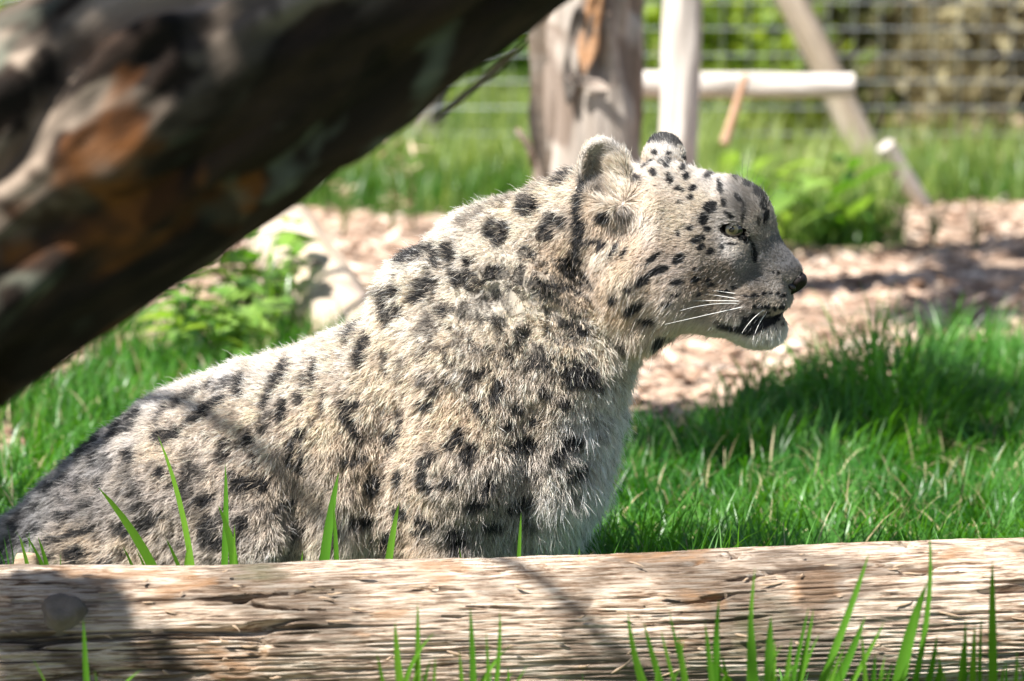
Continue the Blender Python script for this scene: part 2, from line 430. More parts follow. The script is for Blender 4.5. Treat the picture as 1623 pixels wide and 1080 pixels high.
# leaning trunk close to the camera
T0 = P(-1900, 1690, 2.2); T1 = P(1500, -720, 2.85)
from mathutils import Quaternion
_q = (Vector(T1) - Vector(T0)).to_track_quat('X', 'Z') @ Quaternion((1, 0, 0), .6)
_sd = _q.inverted() @ Vector((-.58 * RIGHT + .815 * UP) * .9 - FWD * .42); _sd.x = 0  # direction of the trunk side coloured as if sunlit
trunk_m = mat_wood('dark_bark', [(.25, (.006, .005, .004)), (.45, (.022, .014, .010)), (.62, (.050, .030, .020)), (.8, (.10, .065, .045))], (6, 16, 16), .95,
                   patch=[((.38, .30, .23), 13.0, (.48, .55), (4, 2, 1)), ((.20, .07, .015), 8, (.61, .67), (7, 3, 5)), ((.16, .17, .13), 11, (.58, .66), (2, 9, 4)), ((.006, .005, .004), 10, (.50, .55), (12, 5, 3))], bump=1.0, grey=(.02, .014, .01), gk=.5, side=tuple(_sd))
lt = empty('leaning_tree', (T0[0], T0[1], 0)); tag(lt, 'thick dark barked tree trunk leaning diagonally across the front above the log', 'tree trunk')
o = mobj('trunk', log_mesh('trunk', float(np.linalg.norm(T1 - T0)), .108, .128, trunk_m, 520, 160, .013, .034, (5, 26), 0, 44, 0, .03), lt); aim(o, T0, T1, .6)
o.location = Vector(T0) - lt.location
bark_m = mat_wood('pale_bark_flake', [(.3, (.20, .15, .12)), (.6, (.45, .36, .30)), (.8, (.62, .54, .47))], (20, 60, 60), .9, bump=.6)
def flake(name, u0, v0, u1, v1, d0, d1, w, parent, mat, th=.004, curl=.3):
    a = P(u0, v0, d0); b = P(u1, v1, d1); V = []; n = 9
    t = (b - a); L = np.linalg.norm(t); t /= L; s = np.cross(t, FWD); s /= np.linalg.norm(s); nn = np.cross(s, t)
    for i in range(n):
        x = i / (n - 1); ww = w * (math.sin(math.pi * min(.97, x * .92 + .05)) ** .6) * (1 + .2 * math.sin(x * 11))
        c = a + t * L * x + nn * curl * .05 * math.sin(x * 3)
        for k in (-1, -.3, .3, 1): V.append(c + s * ww * k * .5 - nn * .006 * (k * k))
        for k in (1, .3, -.3, -1): V.append(c + s * ww * k * .48 - nn * (.006 * (k * k) + th))
    Q = [(i * 8 + k, i * 8 + (k + 1) % 8, (i + 1) * 8 + (k + 1) % 8, (i + 1) * 8 + k) for i in range(n - 1) for k in range(8)]
    e = [tuple(range(8))[::-1], tuple(range((n - 1) * 8, n * 8))]
    V = np.array(V) - np.array(parent.location if parent else (0, 0, 0))
    return mobj(name, mesh_np(name, V, [np.array(Q), np.array(e)], mat, True), parent)
flake('bark_flake', 690, 190, 840, 62, 2.74, 2.72, .007, lt, bark_m)

orange_m = mat_wood('orange_inner_bark', [(.3, (.28, .12, .045)), (.6, (.52, .27, .12)), (.8, (.66, .42, .24))], (20, 60, 60), .85, bump=.6)
grey_m = mat_wood('grey_trunk_wood', [(.25, (.14, .11, .09)), (.45, (.38, .32, .27)), (.65, (.58, .51, .45)), (.85, (.70, .64, .58))], (3, 26, 26), .9,
                  patch=[((.13, .085, .06), 5, (.49, .54), (1, 5, 9)), ((.20, .20, .10), 7, (.62, .7), (6, 1, 2))], bump=.7)
pale_m = mat_wood('bleached_pole', [(.25, (.42, .36, .30)), (.5, (.66, .60, .54)), (.8, (.80, .76, .71))], (3, 40, 40), .85, bump=.4)
tan_m = mat_wood('tan_pole', [(.25, (.26, .19, .13)), (.5, (.50, .40, .30)), (.8, (.66, .57, .47))], (3, 40, 40), .85, bump=.4)
def pole(name, a, b, r0, r1, mat, label, cat, nl=90, na=36, seed=0, rough=.004, crack=.01, lump=.008, **kw):
    o = mobj(name, log_mesh(name, float(np.linalg.norm(np.array(b) - np.array(a))), r0, r1, mat, nl, na, rough, crack, (4, 50), 0, seed, 0, lump)); aim(o, a, b, kw.get('roll', 0))
    return tag(o, label, cat)
# upright trunk behind the leopard
b = G(934, 486); t = empty('dead_tree', tuple(b)); tag(t, 'upright grey dead tree trunk with peeling bark behind the leopard', 'tree trunk')
top = P(928, -260, np.linalg.norm((b - CAM)) * .992)
o = mobj('trunk', log_mesh('trunk', float(top[2] + .1) + .6, .117, .108, grey_m, 200, 90, .007, .028, (3, 40), 0, 71, 0, .014), t); o.rotation_euler = (0, -math.pi / 2, 0); o.location = (0, 0, -.05)
o = None
dB = float((P(934, 300, 1) - CAM) @ FWD); dd = float((b - CAM) @ FWD)
yt = float(b[1]) - .112
def flake_y(name, u0, v0, u1, v1, off, w, mat):
    a = PY(u0, v0, yt - off); c = PY(u1, v1, yt - off)
    flake(name, u0, v0, u1, v1, float((a - CAM) @ FWD), float((c - CAM) @ FWD), w, t, mat)
flake_y('inner_bark_patch', 948, -20, 925, 118, .012, .042, orange_m)
flake_y('bark_flake', 900, 122, 968, 142, .022, .026, bark_m)
flake_y('bark_flake', 918, 10, 900, 165, .006, .036, mat_wood('dark_flake', [(.3, (.03, .025, .02)), (.7, (.10, .08, .07))], (20, 60, 60)))
flake_y('bark_flake', 858, -20, 872, 300, -.045, .075, mat_wood('brown_flake', [(.3, (.10, .07, .05)), (.7, (.24, .18, .13))], (10, 60, 60)))  # wide brown bark strip, also painting shade on the trunk's left side
# broken twig on its left side
V, Q = None, None
def tube0(pts, r0, r1, sides=6):
    pts = np.asarray(pts, float); n = len(pts); V = []
    for i in range(n):
        t_ = pts[min(i + 1, n - 1)] - pts[max(i - 1, 0)]; t_ = t_ / (np.linalg.norm(t_) + 1e-12)
        u_ = np.cross(t_, [0.3, 0.9, .2]); u_ /= np.linalg.norm(u_); v_ = np.cross(t_, u_); r = r0 + (r1 - r0) * i / (n - 1)
        for k in range(sides):
            an = 2 * math.pi * k / sides; V.append(pts[i] + r * (math.cos(an) * u_ + math.sin(an) * v_))
    Q = [(i * sides + k, i * sides + (k + 1) % sides, (i + 1) * sides + (k + 1) % sides, (i + 1) * sides + k) for i in range(n - 1) for k in range(sides)]
    e = [tuple(range(sides))[::-1], tuple(range((n - 1) * sides, n * sides))]
    return np.array(V), [np.array(Q), np.array(e)]
twig_m = mat_wood('twig_bark', [(.3, (.07, .045, .03)), (.7, (.22, .15, .10))], (20, 60, 60))
pts = [PY(*q, float(b[1]) - .02) for q in ((848, 265), (842, 240), (832, 222), (818, 205))]
V, F = tube0(np.array(pts) - b, .010, .007); mobj('branch_stub', mesh_np('branch_stub', V, F, twig_m, True), t)
# bleached post, rail, poles
b = G(1066, 424); hgt = 2.2
pole('bleached_post', b + np.array([0, 0, -.1]), b + np.array([.065, 0, hgt]), .047, .049, pale_m, 'bleached white upright post behind the leopard head', 'post', seed=5)
pole('fence_rail', P(985, 134, 8.2), P(1352, 136, 8.25), .038, .036, pale_m, 'pale horizontal round rail crossing behind the bleached post', 'rail', seed=9)
pole('leaning_pole', G(1415, 318) + np.array([0, 0, -.03]), P(1215, -90, 9.35), .043, .046, tan_m, 'long tan pole leaning diagonally in front of the wire fence', 'pole', seed=14)
pole('leaning_stake', G(1485, 352) + np.array([0, 0, -.02]), P(1404, 230, 8.75), .030, .027, pale_m, 'short bleached stake leaning beside the tan pole', 'stake', seed=21)
pole('hanging_branch', P(1182, 120, 8.0), P(1148, 228, 8.0), .010, .013, mat_wood('rust_branch', [(.3, (.30, .16, .09)), (.7, (.55, .34, .22))], (20, 60, 60)), 'rust brown broken branch hanging below the pale rail', 'branch', 30, 12, 3, .002, .002, .004)
# split log lying at the left behind the leopard's back
b = G(505, 520)
sp_root = empty('split_log', tuple(b)); tag(sp_root, 'split pale log with grey bark edge lying on the soil', 'log')
o = mobj('log_half', log_mesh('log_half', .52, .080, .085, mat_wood('split_face', [(.25, (.30, .21, .14)), (.5, (.50, .40, .30)), (.8, (.64, .54, .44))], (4, 30, 30), bump=.4), 80, 40, .004, .010, (4, 50), 0, 31, 0, .008), sp_root)
a0 = P(445, 372, 6.95); a1 = P(545, 520, 6.45); aim(o, a0, a1); o.location = Vector(a0) - sp_root.location
o = mobj('bark_edge', log_mesh('bark_edge', .56, .019, .021, grey_m, 60, 24, .003, .006, (4, 50), 0, 37, 0, .006), sp_root)
a0 = P(445, 345, 6.88); a1 = P(590, 500, 6.36); aim(o, a0, a1); o.location = Vector(a0) - sp_root.location
o = mobj('knot', disc_mesh('knot', .02, .012, knot_m), sp_root); kp2 = P(502, 425, 6.55)
o.location = Vector(kp2) - sp_root.location; o.rotation_euler = Vector(-FWD).to_track_quat('Z', 'Y').to_euler()
o = mobj('log_half', log_mesh('log_half', .34, .062, .07, mat_wood('split_face_low', [(.25, (.30, .21, .14)), (.5, (.48, .38, .28)), (.8, (.60, .50, .40))], (4, 30, 30), bump=.4), 50, 32, .004, .008, (4, 50), 0, 35, 0, .008), sp_root)
a0 = P(455, 452, 6.62); a1 = P(600, 545, 6.35); aim(o, a0, a1); o.location = Vector(a0) - sp_root.location

# rough cut stump at the far side of the mulch
def stump(name, u, v, r, h, label):
    b = G(u, v); root = empty(name, tuple(b)); tag(root, label, 'stump')
    na, nl = 64, 14; V = []
    an = np.linspace(0, 2 * math.pi, na, endpoint=False)
    jag = h * (1 + .22 * vnoise(np.stack([np.cos(an) * 4, np.sin(an) * 4, an * 0], 1), 3) + .12 * vnoise(np.stack([np.cos(an) * 11, np.sin(an) * 11, an * 0], 1), 4))
    for i in range(nl):
        t_ = i / (nl - 1); rr = r * (1.45 - .62 * t_ ** .5) * (1 + .07 * vnoise(np.stack([np.cos(an) * 7, np.sin(an) * 7, an * 0 + t_ * 1.2], 1), 7))
        V.append(np.stack([rr * np.cos(an), rr * np.sin(an), jag * t_ - .02], 1))
    V = np.concatenate(V + [np.array([[0, 0, h * .72]])])
    Q = [(i * na + k, i * na + (k + 1) % na, (i + 1) * na + (k + 1) % na, (i + 1) * na + k) for i in range(nl - 1) for k in range(na)]
    T = [((nl - 1) * na + k, (nl - 1) * na + (k + 1) % na, nl * na) for k in range(na)]
    mm = mat_wood('stump_wood', [(.25, (.13, .085, .06)), (.5, (.36, .26, .19)), (.8, (.55, .43, .34))], (30, 30, 3), bump=.9)
    mobj('stump_wood', mesh_np('stump_wood', V, [np.array(Q), np.array(T)], mm, True), root)


# ================================================================== WIRE FENCE
m = NT('galvanised_wire'); wire_m = m.done(m.principled((.46, .48, .50), .5, Metallic=.4))
FY = 10.6
fr = empty('wire_fence', (0, FY, 0)); tag(fr, 'tall square mesh fence of grey galvanised wire behind the poles', 'fence')
Vv, Fv = tube0([(0, 0, -.02), (0, 0, 1.0), (0, 0, 2.4)], .0022, .0022, 6); mv = mesh_np('vertical_wire', Vv, Fv, wire_m, True)
Vh, Fh = tube0([(-3.2, -.004, 0), (0, -.004, 0), (3.2, -.004, 0)], .0022, .0022, 6); mh = mesh_np('horizontal_wire', Vh, Fh, wire_m, True)
for i in range(73):
    o = mobj('vertical_wire', mv, fr); o.location = (-3.06 + i * .085, 0, 0)
for i in range(28):
    o = mobj('horizontal_wire', mh, fr); o.location = (0, 0, .03 + i * .085)
post_m = mat_wood('fence_post_wood', [(.3, (.10, .08, .07)), (.7, (.24, .20, .17))], (3, 30, 30))
for i, xx in enumerate((-2.6, -.27, 2.45)):
    o = mobj('fence_post', log_mesh('fence_post', 2.6, .055, .05, post_m, 40, 24, .004, .01, (4, 40), 0, 50 + i, 0, .006), fr); o.rotation_euler = (0, -math.pi / 2, 0); o.location = (xx, .07, -.1)

# ================================================================== PLANTS
def leaf_mesh(name, L, W, mat, droop=.35, nseg=5, tint=.5, fold=.25):
    V = []; C = []
    for i in range(nseg + 1):
        t_ = i / nseg; w = W * .5 * (math.sin(math.pi * (t_ ** .8 * .94 + .03)) + .05)
        x = L * t_ * (1 - .12 * droop * t_); z = -droop * L * t_ * t_ * .6
        V += [(x, -w, z + fold * w), (x, 0, z), (x, w, z + fold * w)]
    Q = [(i * 3 + k, i * 3 + k + 1, i * 3 + k + 4, i * 3 + k + 3) for i in range(nseg) for k in range(2)]
    return mesh_np(name, V, np.array(Q), mat, True, np.full((len(V), 3), tint))
plant_m = mat_leaf('broad_leaf', (.06, .20, .025), (.26, .42, .09), .45, .25, .8)
stem_m = mat_leaf('green_stem', (.08, .16, .03), (.14, .22, .05), .2)
def plant(name, base, H, nst, spread, leafL, leafW, per, label, upright=.5, seed=0, droop=.5, mats=None):
    r = np.random.default_rng(seed); mat = mats or plant_m
    lms = [leaf_mesh('leaf', leafL * s, leafW * s, mat, droop, 5, tn) for s, tn in ((.7, .2), (.85, .5), (1, .75), (1.15, 1.0))]
    root = empty(name, tuple(base)); tag(root, label, 'plant')
    for s in range(nst):
        a = r.random() * 6.283; h = H * r.uniform(.65, 1.1); sp_ = spread * r.uniform(.2, 1)
        pts = [np.array([math.cos(a), math.sin(a), 0]) * sp_ * t_ ** 1.6 + np.array([0, 0, h * t_]) for t_ in np.linspace(0, 1, 6)]
        V, F = tube0(pts, .0032, .0012, 5); mobj('stem', mesh_np('stem', V, F, stem_m, True, np.full((len(V), 3), .5)), root)
        for k in range(per):
            t_ = (k + 1) / per; i0 = t_ * 5; p0 = pts[min(int(i0), 5)]
            o = mobj('leaf', lms[r.integers(4)], root); o.location = p0
            o.rotation_euler = (r.normal(0, .3), -upright * r.uniform(.2, 1.3) + .1, a + r.uniform(-1.6, 1.6) + (k % 2) * 3.1); o.scale = (r.uniform(.7, 1.2),) * 3
plant('leafy_weed', G(385, 540), .24, 11, .17, .085, .042, 8, 'bright leafy green weed growing beside the split log', .4, 3)
plant('leafy_weed', G(290, 560), .17, 9, .16, .075, .036, 7, 'lower leafy weed in the grass under the leaning trunk', .4, 4)
plant('leafy_weed', G(345, 585), .15, 10, .16, .08, .04, 6, 'spreading leafy weed in front of its taller neighbour by the split log', .35, 5)
plant('strap_leaf_plant', G(425, 548), .10, 5, .04, .13, .012, 2, 'small clump of narrow upright leaves near the split log', 1.1, 6, .3)
plant('broad_leaf_plant', G(1235, 395), .17, 6, .09, .17, .045, 3, 'broad glossy leaved plant growing right behind the leopard nose', .9, 11, .6)
plant('broad_leaf_plant', G(1330, 385), .18, 7, .10, .17, .05, 3, 'pale glossy broad leaved plant at the foot of the tan pole', .9, 12, .6)
plant('broad_leaf_plant', G(1160, 350), .13, 6, .10, .13, .04, 3, 'broad leaved plant under the horizontal rail', .8, 13, .6)
dry_m = mat_leaf('dry_stalk', (.42, .31, .20), (.60, .48, .34), .2, .7)
for (u, v, hh, sd, lb) in ((622, 372, .26, 1, 'pale dry stalks standing in front of the far grass'), (655, 368, .22, 2, 'dry brown stalks beside a taller pale tuft'), (545, 372, .12, 3, 'short dry weeds at the edge of the bare soil'), (1420, 395, .13, 4, 'dry brown stubble on the crest of the mulch heap'), (1480, 392, .12, 5, 'dry stubble beside the bleached stake on the mulch heap'), (1545, 395, .12, 6, 'dry stubble at the right shoulder of the mulch heap')):
    plant('dry_stalks', G(u, v), hh, 9, .05, .06, .008, 2, lb, .7, 20 + sd, .4, dry_m)

# shrubs and trees beyond the fence
def crown_mesh(name, c, rad, n, size, mat, seed, clump=9):
    r = np.random.default_rng(seed)
    cc = r.normal(0, 1, (clump, 3)); cc /= np.linalg.norm(cc, axis=1, keepdims=True); cc *= r.uniform(.35, .95, (clump, 1))
    p = cc[r.integers(0, clump, n)] + r.normal(0, .24, (n, 3)); p = p * np.array(rad) + np.array(c)
    a = r.normal(0, 1, (n, 3)); a /= np.linalg.norm(a, axis=1, keepdims=True); b = np.cross(a, r.normal(0, 1, (n, 3))); b /= np.linalg.norm(b, axis=1, keepdims=True)
    s = size * r.uniform(.6, 1.4, (n, 1))
    V = np.stack([p - a * s, p - b * s * .5 + a * s * .1, p + a * s, p + b * s * .5 + a * s * .1], 1).reshape(-1, 3)
    Q = np.arange(n * 4).reshape(-1, 4); C = np.repeat(r.random(n), 4)
    return mesh_np(name, V, Q, mat, False, np.repeat(C[:, None], 3, 1))
olive_m = mat_leaf('olive_foliage', (.06, .075, .03), (.20, .20, .085), .35, .6, .2)
green_m = mat_leaf('shrub_foliage', (.05, .12, .02), (.16, .26, .05), .4, .5, .3)
dark_m = mat_leaf('dark_foliage', (.022, .035, .015), (.07, .085, .03), .3, .6, .2)  # leaf colour darkened to stand for far foliage in shade
tk_m = mat_wood('far_bark', [(.3, (.05, .038, .03)), (.7, (.16, .12, .10))], (2, 12, 12))
def tree(name, x, y, H, cr, n, size, mat, tr_, label, seed, cz=None, cat='tree'):
    z = float(ground_z(np.array([x]), np.array([y]))[0]); root = empty(name, (x, y, z)); tag(root, label, cat)
    o = mobj('trunk', log_mesh('trunk', H, tr_, tr_ * .6, tk_m, 40, 18, .006, .012, (2, 20), .04, seed, 0, .02), root); o.rotation_euler = (0, -math.pi / 2, 0); o.location = (0, 0, -.1)
    mobj('crown', crown_mesh('crown', (0, 0, H if cz is None else cz), cr, n, size, mat, seed), root)
khaki_m = mat_leaf('khaki_foliage', (.12, .105, .055), (.34, .30, .17), .35, .6, .2)
lime_m = mat_leaf('lime_foliage', (.12, .20, .03), (.34, .44, .08), .5, .5, .3)
sh = [(-2.2,13,.5,(1.0,.8,.55),lime_m,'bushy lime green shrub beyond the fence behind the leaning tree'),(-.95,12.2,.3,(.5,.45,.34),lime_m,'low lime green shrub left of the dead tree beyond the fence'),(.1,13.0,.35,(.6,.5,.42),green_m,'leafy green shrub behind the dead tree'),
      (.80,12.0,.30,(.42,.4,.32),lime_m,'rounded yellow green shrub behind the horizontal rail'),(1.20,12.4,.36,(.42,.45,.40),olive_m,'olive shrub behind the tan leaning pole'),(1.62,12.0,.36,(.36,.45,.38),khaki_m,'dusty khaki shrub right of the leaning stake beyond the wire'),
      (1.62,13.6,.50,(.5,.5,.5),dark_m,'shrub with leaves coloured dark for shade between the olive and khaki shrubs'),(2.2,13.2,.45,(.5,.5,.5),olive_m,'olive shrub by the dark trunk beyond the wire'),(1.2,15.5,.6,(.9,.7,.7),khaki_m,'khaki shrub far behind the bleached post'),
      (2.9,15,.7,(1.1,.9,.9),dark_m,'shrub with leaves coloured dark for shade far beyond the right end of the fence'),(2.2,16.5,.6,(1.0,.8,.8),khaki_m,'pale khaki shrub in front of the far trees'),
      (-.6,15,.6,(1.2,.9,.8),green_m,'green shrub far behind the dry stalks'),(3.6,14.0,.5,(.9,.8,.7),olive_m,'olive shrub outside the fence past the dark trunks')]
for i, (x, y, H, cr, mt, lb) in enumerate(sh): tree('shrub', x, y, H, cr, 2600, .04, mt, .02, lb, 200 + i, H * .75, 'shrub')
for i, (x, y, tr_, lb) in enumerate(((2.26, 14.6, .10, 'dark trunked tree right beyond the wire fence'), (2.35, 17.5, .14, 'thick dark trunked tree far right'), (2.0, 16.2, .08, 'slim dark tree behind the khaki shrub'), (.5, 24, .17, 'tall tree far behind the dead trunk'), (-1.5, 22, .18, 'tall tree far behind the dry stalks'), (-4.2, 19, .2, 'broad tree far left beyond the fence'), (5.2, 22, .2, 'large tree at the far right edge'))):
    tree('background_tree', x, y, 4.2, (2.0, 1.8, 1.5), 5200, .11, dark_m if i % 2 else olive_m, tr_, lb, 300 + i, 4.6)

# unseen tree added left of the view, its leaf sprays placed to cast shade
def added_shade_tree():
    b = np.array([-2.6, 4.6, 0.0]); root = empty('added_shade_tree', tuple(b)); tag(root, 'leafy tree added out of view left of the lawn to cast dappled shade', 'tree')
    o = mobj('trunk', log_mesh('trunk', 3.0, .12, .08, tk_m, 60, 24, .008, .015, (2, 20), .05, 400, 0, .02), root); o.rotation_euler = (0, -math.pi / 2, 0); o.location = (0, 0, -.1)
    tips = SHADE
    Vs, Fs, Cs, off = [], [], [], 0
    for i, (tgt, hgt, rad, n) in enumerate(tips):
        c = np.array(tgt) + SUN * (hgt / SUN[2]) - b
        pts = bezq((0, 0, 1.7), (c[0] * .45, c[1] * .4, c[2] + .25), tuple(c), 9)
        V, F = tube0(pts, .022, .005); mobj('branch', mesh_np('branch', V, F, tk_m, True), root)
        V = crown_mesh('x', tuple(c), rad, n, .035, None, 500 + i, 8)
        mobj('leaf_spray', crown_mesh('leaf_spray', tuple(c), rad, n, .035, green_m, 500 + i, 8), root)
        bpy.data.meshes.remove(V)
def bezq(p0, p1, p2, n):
    t_ = np.linspace(0, 1, n)[:, None]
    return (1 - t_) ** 2 * np.array(p0) + 2 * t_ * (1 - t_) * np.array(p1) + t_ ** 2 * np.array(p2)
SHADE = [  # where on the ground the shade falls, height of the branch, size, leaves
    ((.66, 5.3, 0), 2.2, (.42, .26, .16), 1500),
    ((.28, 5.0, 0), 2.0, (.22, .16, .12), 260),
    ((.98, 6.95, 0), 2.3, (.20, .34, .14), 900), ((1.25, 6.3, 0), 2.3, (.25, .3, .14), 900), ((1.16, 7.6, 0), 2.35, (.16, .3, .14), 800), ((1.2, 8.1, 0), 2.4, (.16, .3, .14), 500),
    ((-.66, 4.1, .25), 1.6, (.24, .2, .14), 650),
    ((.02, 2.60, .76), 1.3, (.26, .15, .12), 800),
    ((-.47, 3.36, .08), 1.5, (.10, .07, .1), 170),
]
added_shade_tree()
FUR = 1.0

# ================================================================== SNOW LEOPARD
# local leopard space: a = along the body (towards the nose), b = downwards, w = sideways (right flank +), unit 0.771 mm
S_L = 4.0 / FPX
YAW = math.radians(13)
LA = np.array([math.cos(YAW), -math.sin(YAW), 0])       # nose direction
LW = np.array([-math.sin(YAW), -math.cos(YAW), 0])      # right flank side
LO = P(1000, 540, 3.93)
def L2W(p):
    p = np.asarray(p, float)
    ka = 1.0 / math.cos(YAW)
    return LO + S_L * 0.985 * ((p[..., 0:1] - 1000) * ka * LA - (p[..., 1:2] - 540) * 1.008 * np.array([0, 0, 1.0]) + p[..., 2:3] * LW)
def L2Wdir(d):
    return d[..., 0:1] * LA - d[..., 1:2] * np.array([0, 0, 1.0]) + d[..., 2:3] * LW

def smin(x, y, k):
    h = np.maximum(k - np.abs(x - y), 0) / k
    return np.minimum(x, y) - h * h * k * 0.25

def rcone(p, A, B, ws=1.0):
    """capsule from A=(a,b,w,r) to B with a changing radius, squashed sideways by ws"""
    a = np.array(A[:3], np.float32); b = np.array(B[:3], np.float32)
    q = p - a; s = b - a
    if ws != 1.0:
        q = q.copy(); q[:, 2] /= ws; s = s * np.array([1, 1, 1 / ws], np.float32)
    t = np.clip(q @ s / max(float(s @ s), 1e-6), 0, 1)
    d = np.sqrt(((q - t[:, None] * s) ** 2).sum(1))
    return (d - (A[3] + (B[3] - A[3]) * t)) * (ws if ws < 1 else 1)

def ball(p, c, ws=1.0): return rcone(p, c, (c[0] + .01, c[1], c[2], c[3]), ws)

def ellip(p, c, R, rad):
    q = (p - np.array(c, np.float32)) @ np.array(R, np.float32).T
    rad = np.array(rad, np.float32)
    k0 = np.sqrt(((q / rad) ** 2).sum(1)); k1 = np.sqrt(((q / rad ** 2) ** 2).sum(1)) + 1e-6
    return k0 * (k0 - 1) / k1

def rot_ear(tilt, yaw, pitch=0):
    # rows: ear width axis, ear height axis, ear facing axis
    ct, st = math.cos(tilt), math.sin(tilt); cy, sy = math.cos(yaw), math.sin(yaw)
    wd = np.array([ct, st, 0]); ht = np.array([-st, ct, 0]); n = np.array([0, 0, 1.0])
    wd2 = wd * cy - n * sy; n2 = n * cy + wd * sy
    cp, sp = math.cos(pitch), math.sin(pitch)
    return [wd2, ht * cp - n2 * sp, n2 * cp + ht * sp]
EAR_N = ((970, 276, 72), rot_ear(math.radians(-10), math.radians(14)))
EAR_F = ((1038, 262, -66), rot_ear(math.radians(4), math.radians(160)))
EYE = (1165, 356)

BODY = [  # (A, B, ws, k)
    ((925, 400, 0, 120), (835, 480, 0, 146), 0.86, 40),
    ((835, 480, 0, 144), (832, 570, 0, 150), 0.9, 50),
    ((832, 570, 0, 148), (792, 720, 0, 148), 0.95, 60),
    ((792, 720, 0, 146), (770, 850, 0, 120), 1.0, 60),
    ((795, 495, 0, 144), (732, 560, 0, 124), 0.95, 40),
    ((720, 570, 0, 112), (565, 688, 0, 132), 1.1, 40),
    ((565, 688, 0, 132), (420, 740, 0, 138), 1.1, 50),
    ((420, 740, 0, 138), (300, 793, 0, 142), 1.1, 50),
    ((300, 793, 0, 142), (190, 872, 0, 138), 1.1, 50),
    ((190, 872, 0, 134), (20, 930, 0, 80), 1.0, 60),
    ((600, 800, 0, 140), (330, 860, 0, 132), 1.05, 50),     # belly
]
LIMB = [  # mirrored to both sides
    ((770, 560, 84, 88), (745, 740, 98, 86), 1.0, 40),
    ((745, 740, 92, 86), (738, 880, 88, 66), 1.0, 40),
    ((738, 880, 88, 62), (750, 940, 86, 46), 1.0, 30),
    ((750, 940, 86, 44), (790, 948, 86, 38), 1.0, 25),       # front paw
    ((668, 478, 36, 56), (735, 580, 80, 74), 1.0, 50),       # shoulder blade
    ((300, 800, 86, 108), (420, 850, 118, 88), 1.0, 60),     # thigh
    ((420, 850, 118, 84), (300, 915, 122, 50), 1.0, 40),
    ((250, 915, 126, 36), (110, 900, 122, 40), 1.0, 30),     # hock and hind foot
    ((300, 915, 122, 46), (430, 945, 126, 40), 1.0, 30),
]
HEADP = [
    ((1062, 364, 0, 104), (1140, 356, 0, 76), 0.93, 18),
    ((1140, 352, 0, 72), (1166, 343, 0, 46), 0.9, 16),
    ((1168, 372, 0, 48), (1230, 423, 0, 29), 1.0, 22),
    ((1150, 420, 0, 58), (1200, 448, 0, 42), 0.95, 20),
    ((1090, 430, 0, 84), (1180, 470, 0, 44), 0.95, 20),
    ((1168, 480, 0, 38), (1206, 508, 0, 31), 0.9, 14),
    ((1230, 426, 0, 27), (1246, 431, 0, 17), 0.95, 12),
]
HEADS = [ # both sides
    ((1045, 425, 52, 66), (1005, 432, 64, 56), 1, 30),
    ((1005, 432, 64, 54), (1025, 490, 52, 46), 1, 30),
    ((1110, 398, 40, 50), (1150, 402, 30, 44), 1, 20),
    ((1219, 464, 15, 28), (1185, 462, 26, 34), 1, 12),
    ((1154, 333, 34, 29), (1178, 340, 26, 24), 1, 16),       # brow
    ((1085, 450, 46, 58), (1185, 500, 10, 30), 1, 20),       # jaw
    ((950, 360, 58, 62), (965, 330, 62, 50), 1, 30),         # ear base
]

def folds(p):
    a, b, w = p[:, 0], p[:, 1], p[:, 2]
    m = np.exp(-(((a - 850) / 125) ** 2 + ((b - 455) / 95) ** 2) * 1.1)
    c, s = math.cos(math.radians(44)), math.sin(math.radians(44))
    along = (a * c + b * s); acr = (-a * s + b * c)
    q = np.stack([along / 95, acr / 21, w / 80], 1)
    q[:, 1] += 0.9 * vnoise(np.stack([a / 60, b / 60, w / 60], 1), 5)
    r = 1 - np.abs(vnoise(q, 11)) * 2.4
    q2 = np.stack([along / 42, acr / 13, w / 60], 1); q2[:, 1] += 0.7 * vnoise(p / 35, 8)
    r2 = 1 - np.abs(vnoise(q2, 23)) * 2.2
    body = 1 - sstep(930, 985, a)
    lump = fbm(p / 48.0, 3, 31) * 6.0 * body
    crease = 25.0 * np.clip(r, 0, 1) + 12.0 * np.clip(r2, 0, 1)
    # folds where the foreleg meets the belly
    m2 = np.exp(-(((a - 600) / 70) ** 2 + ((b - 800) / 110) ** 2))
    r3 = 1 - np.abs(vnoise(np.stack([(a * .9 + b * .3) / 26, (b - a * .3) / 100, w / 80], 1), 41)) * 2.2
    return m * crease + m2 * 8 * np.clip(r3, 0, 1) - lump

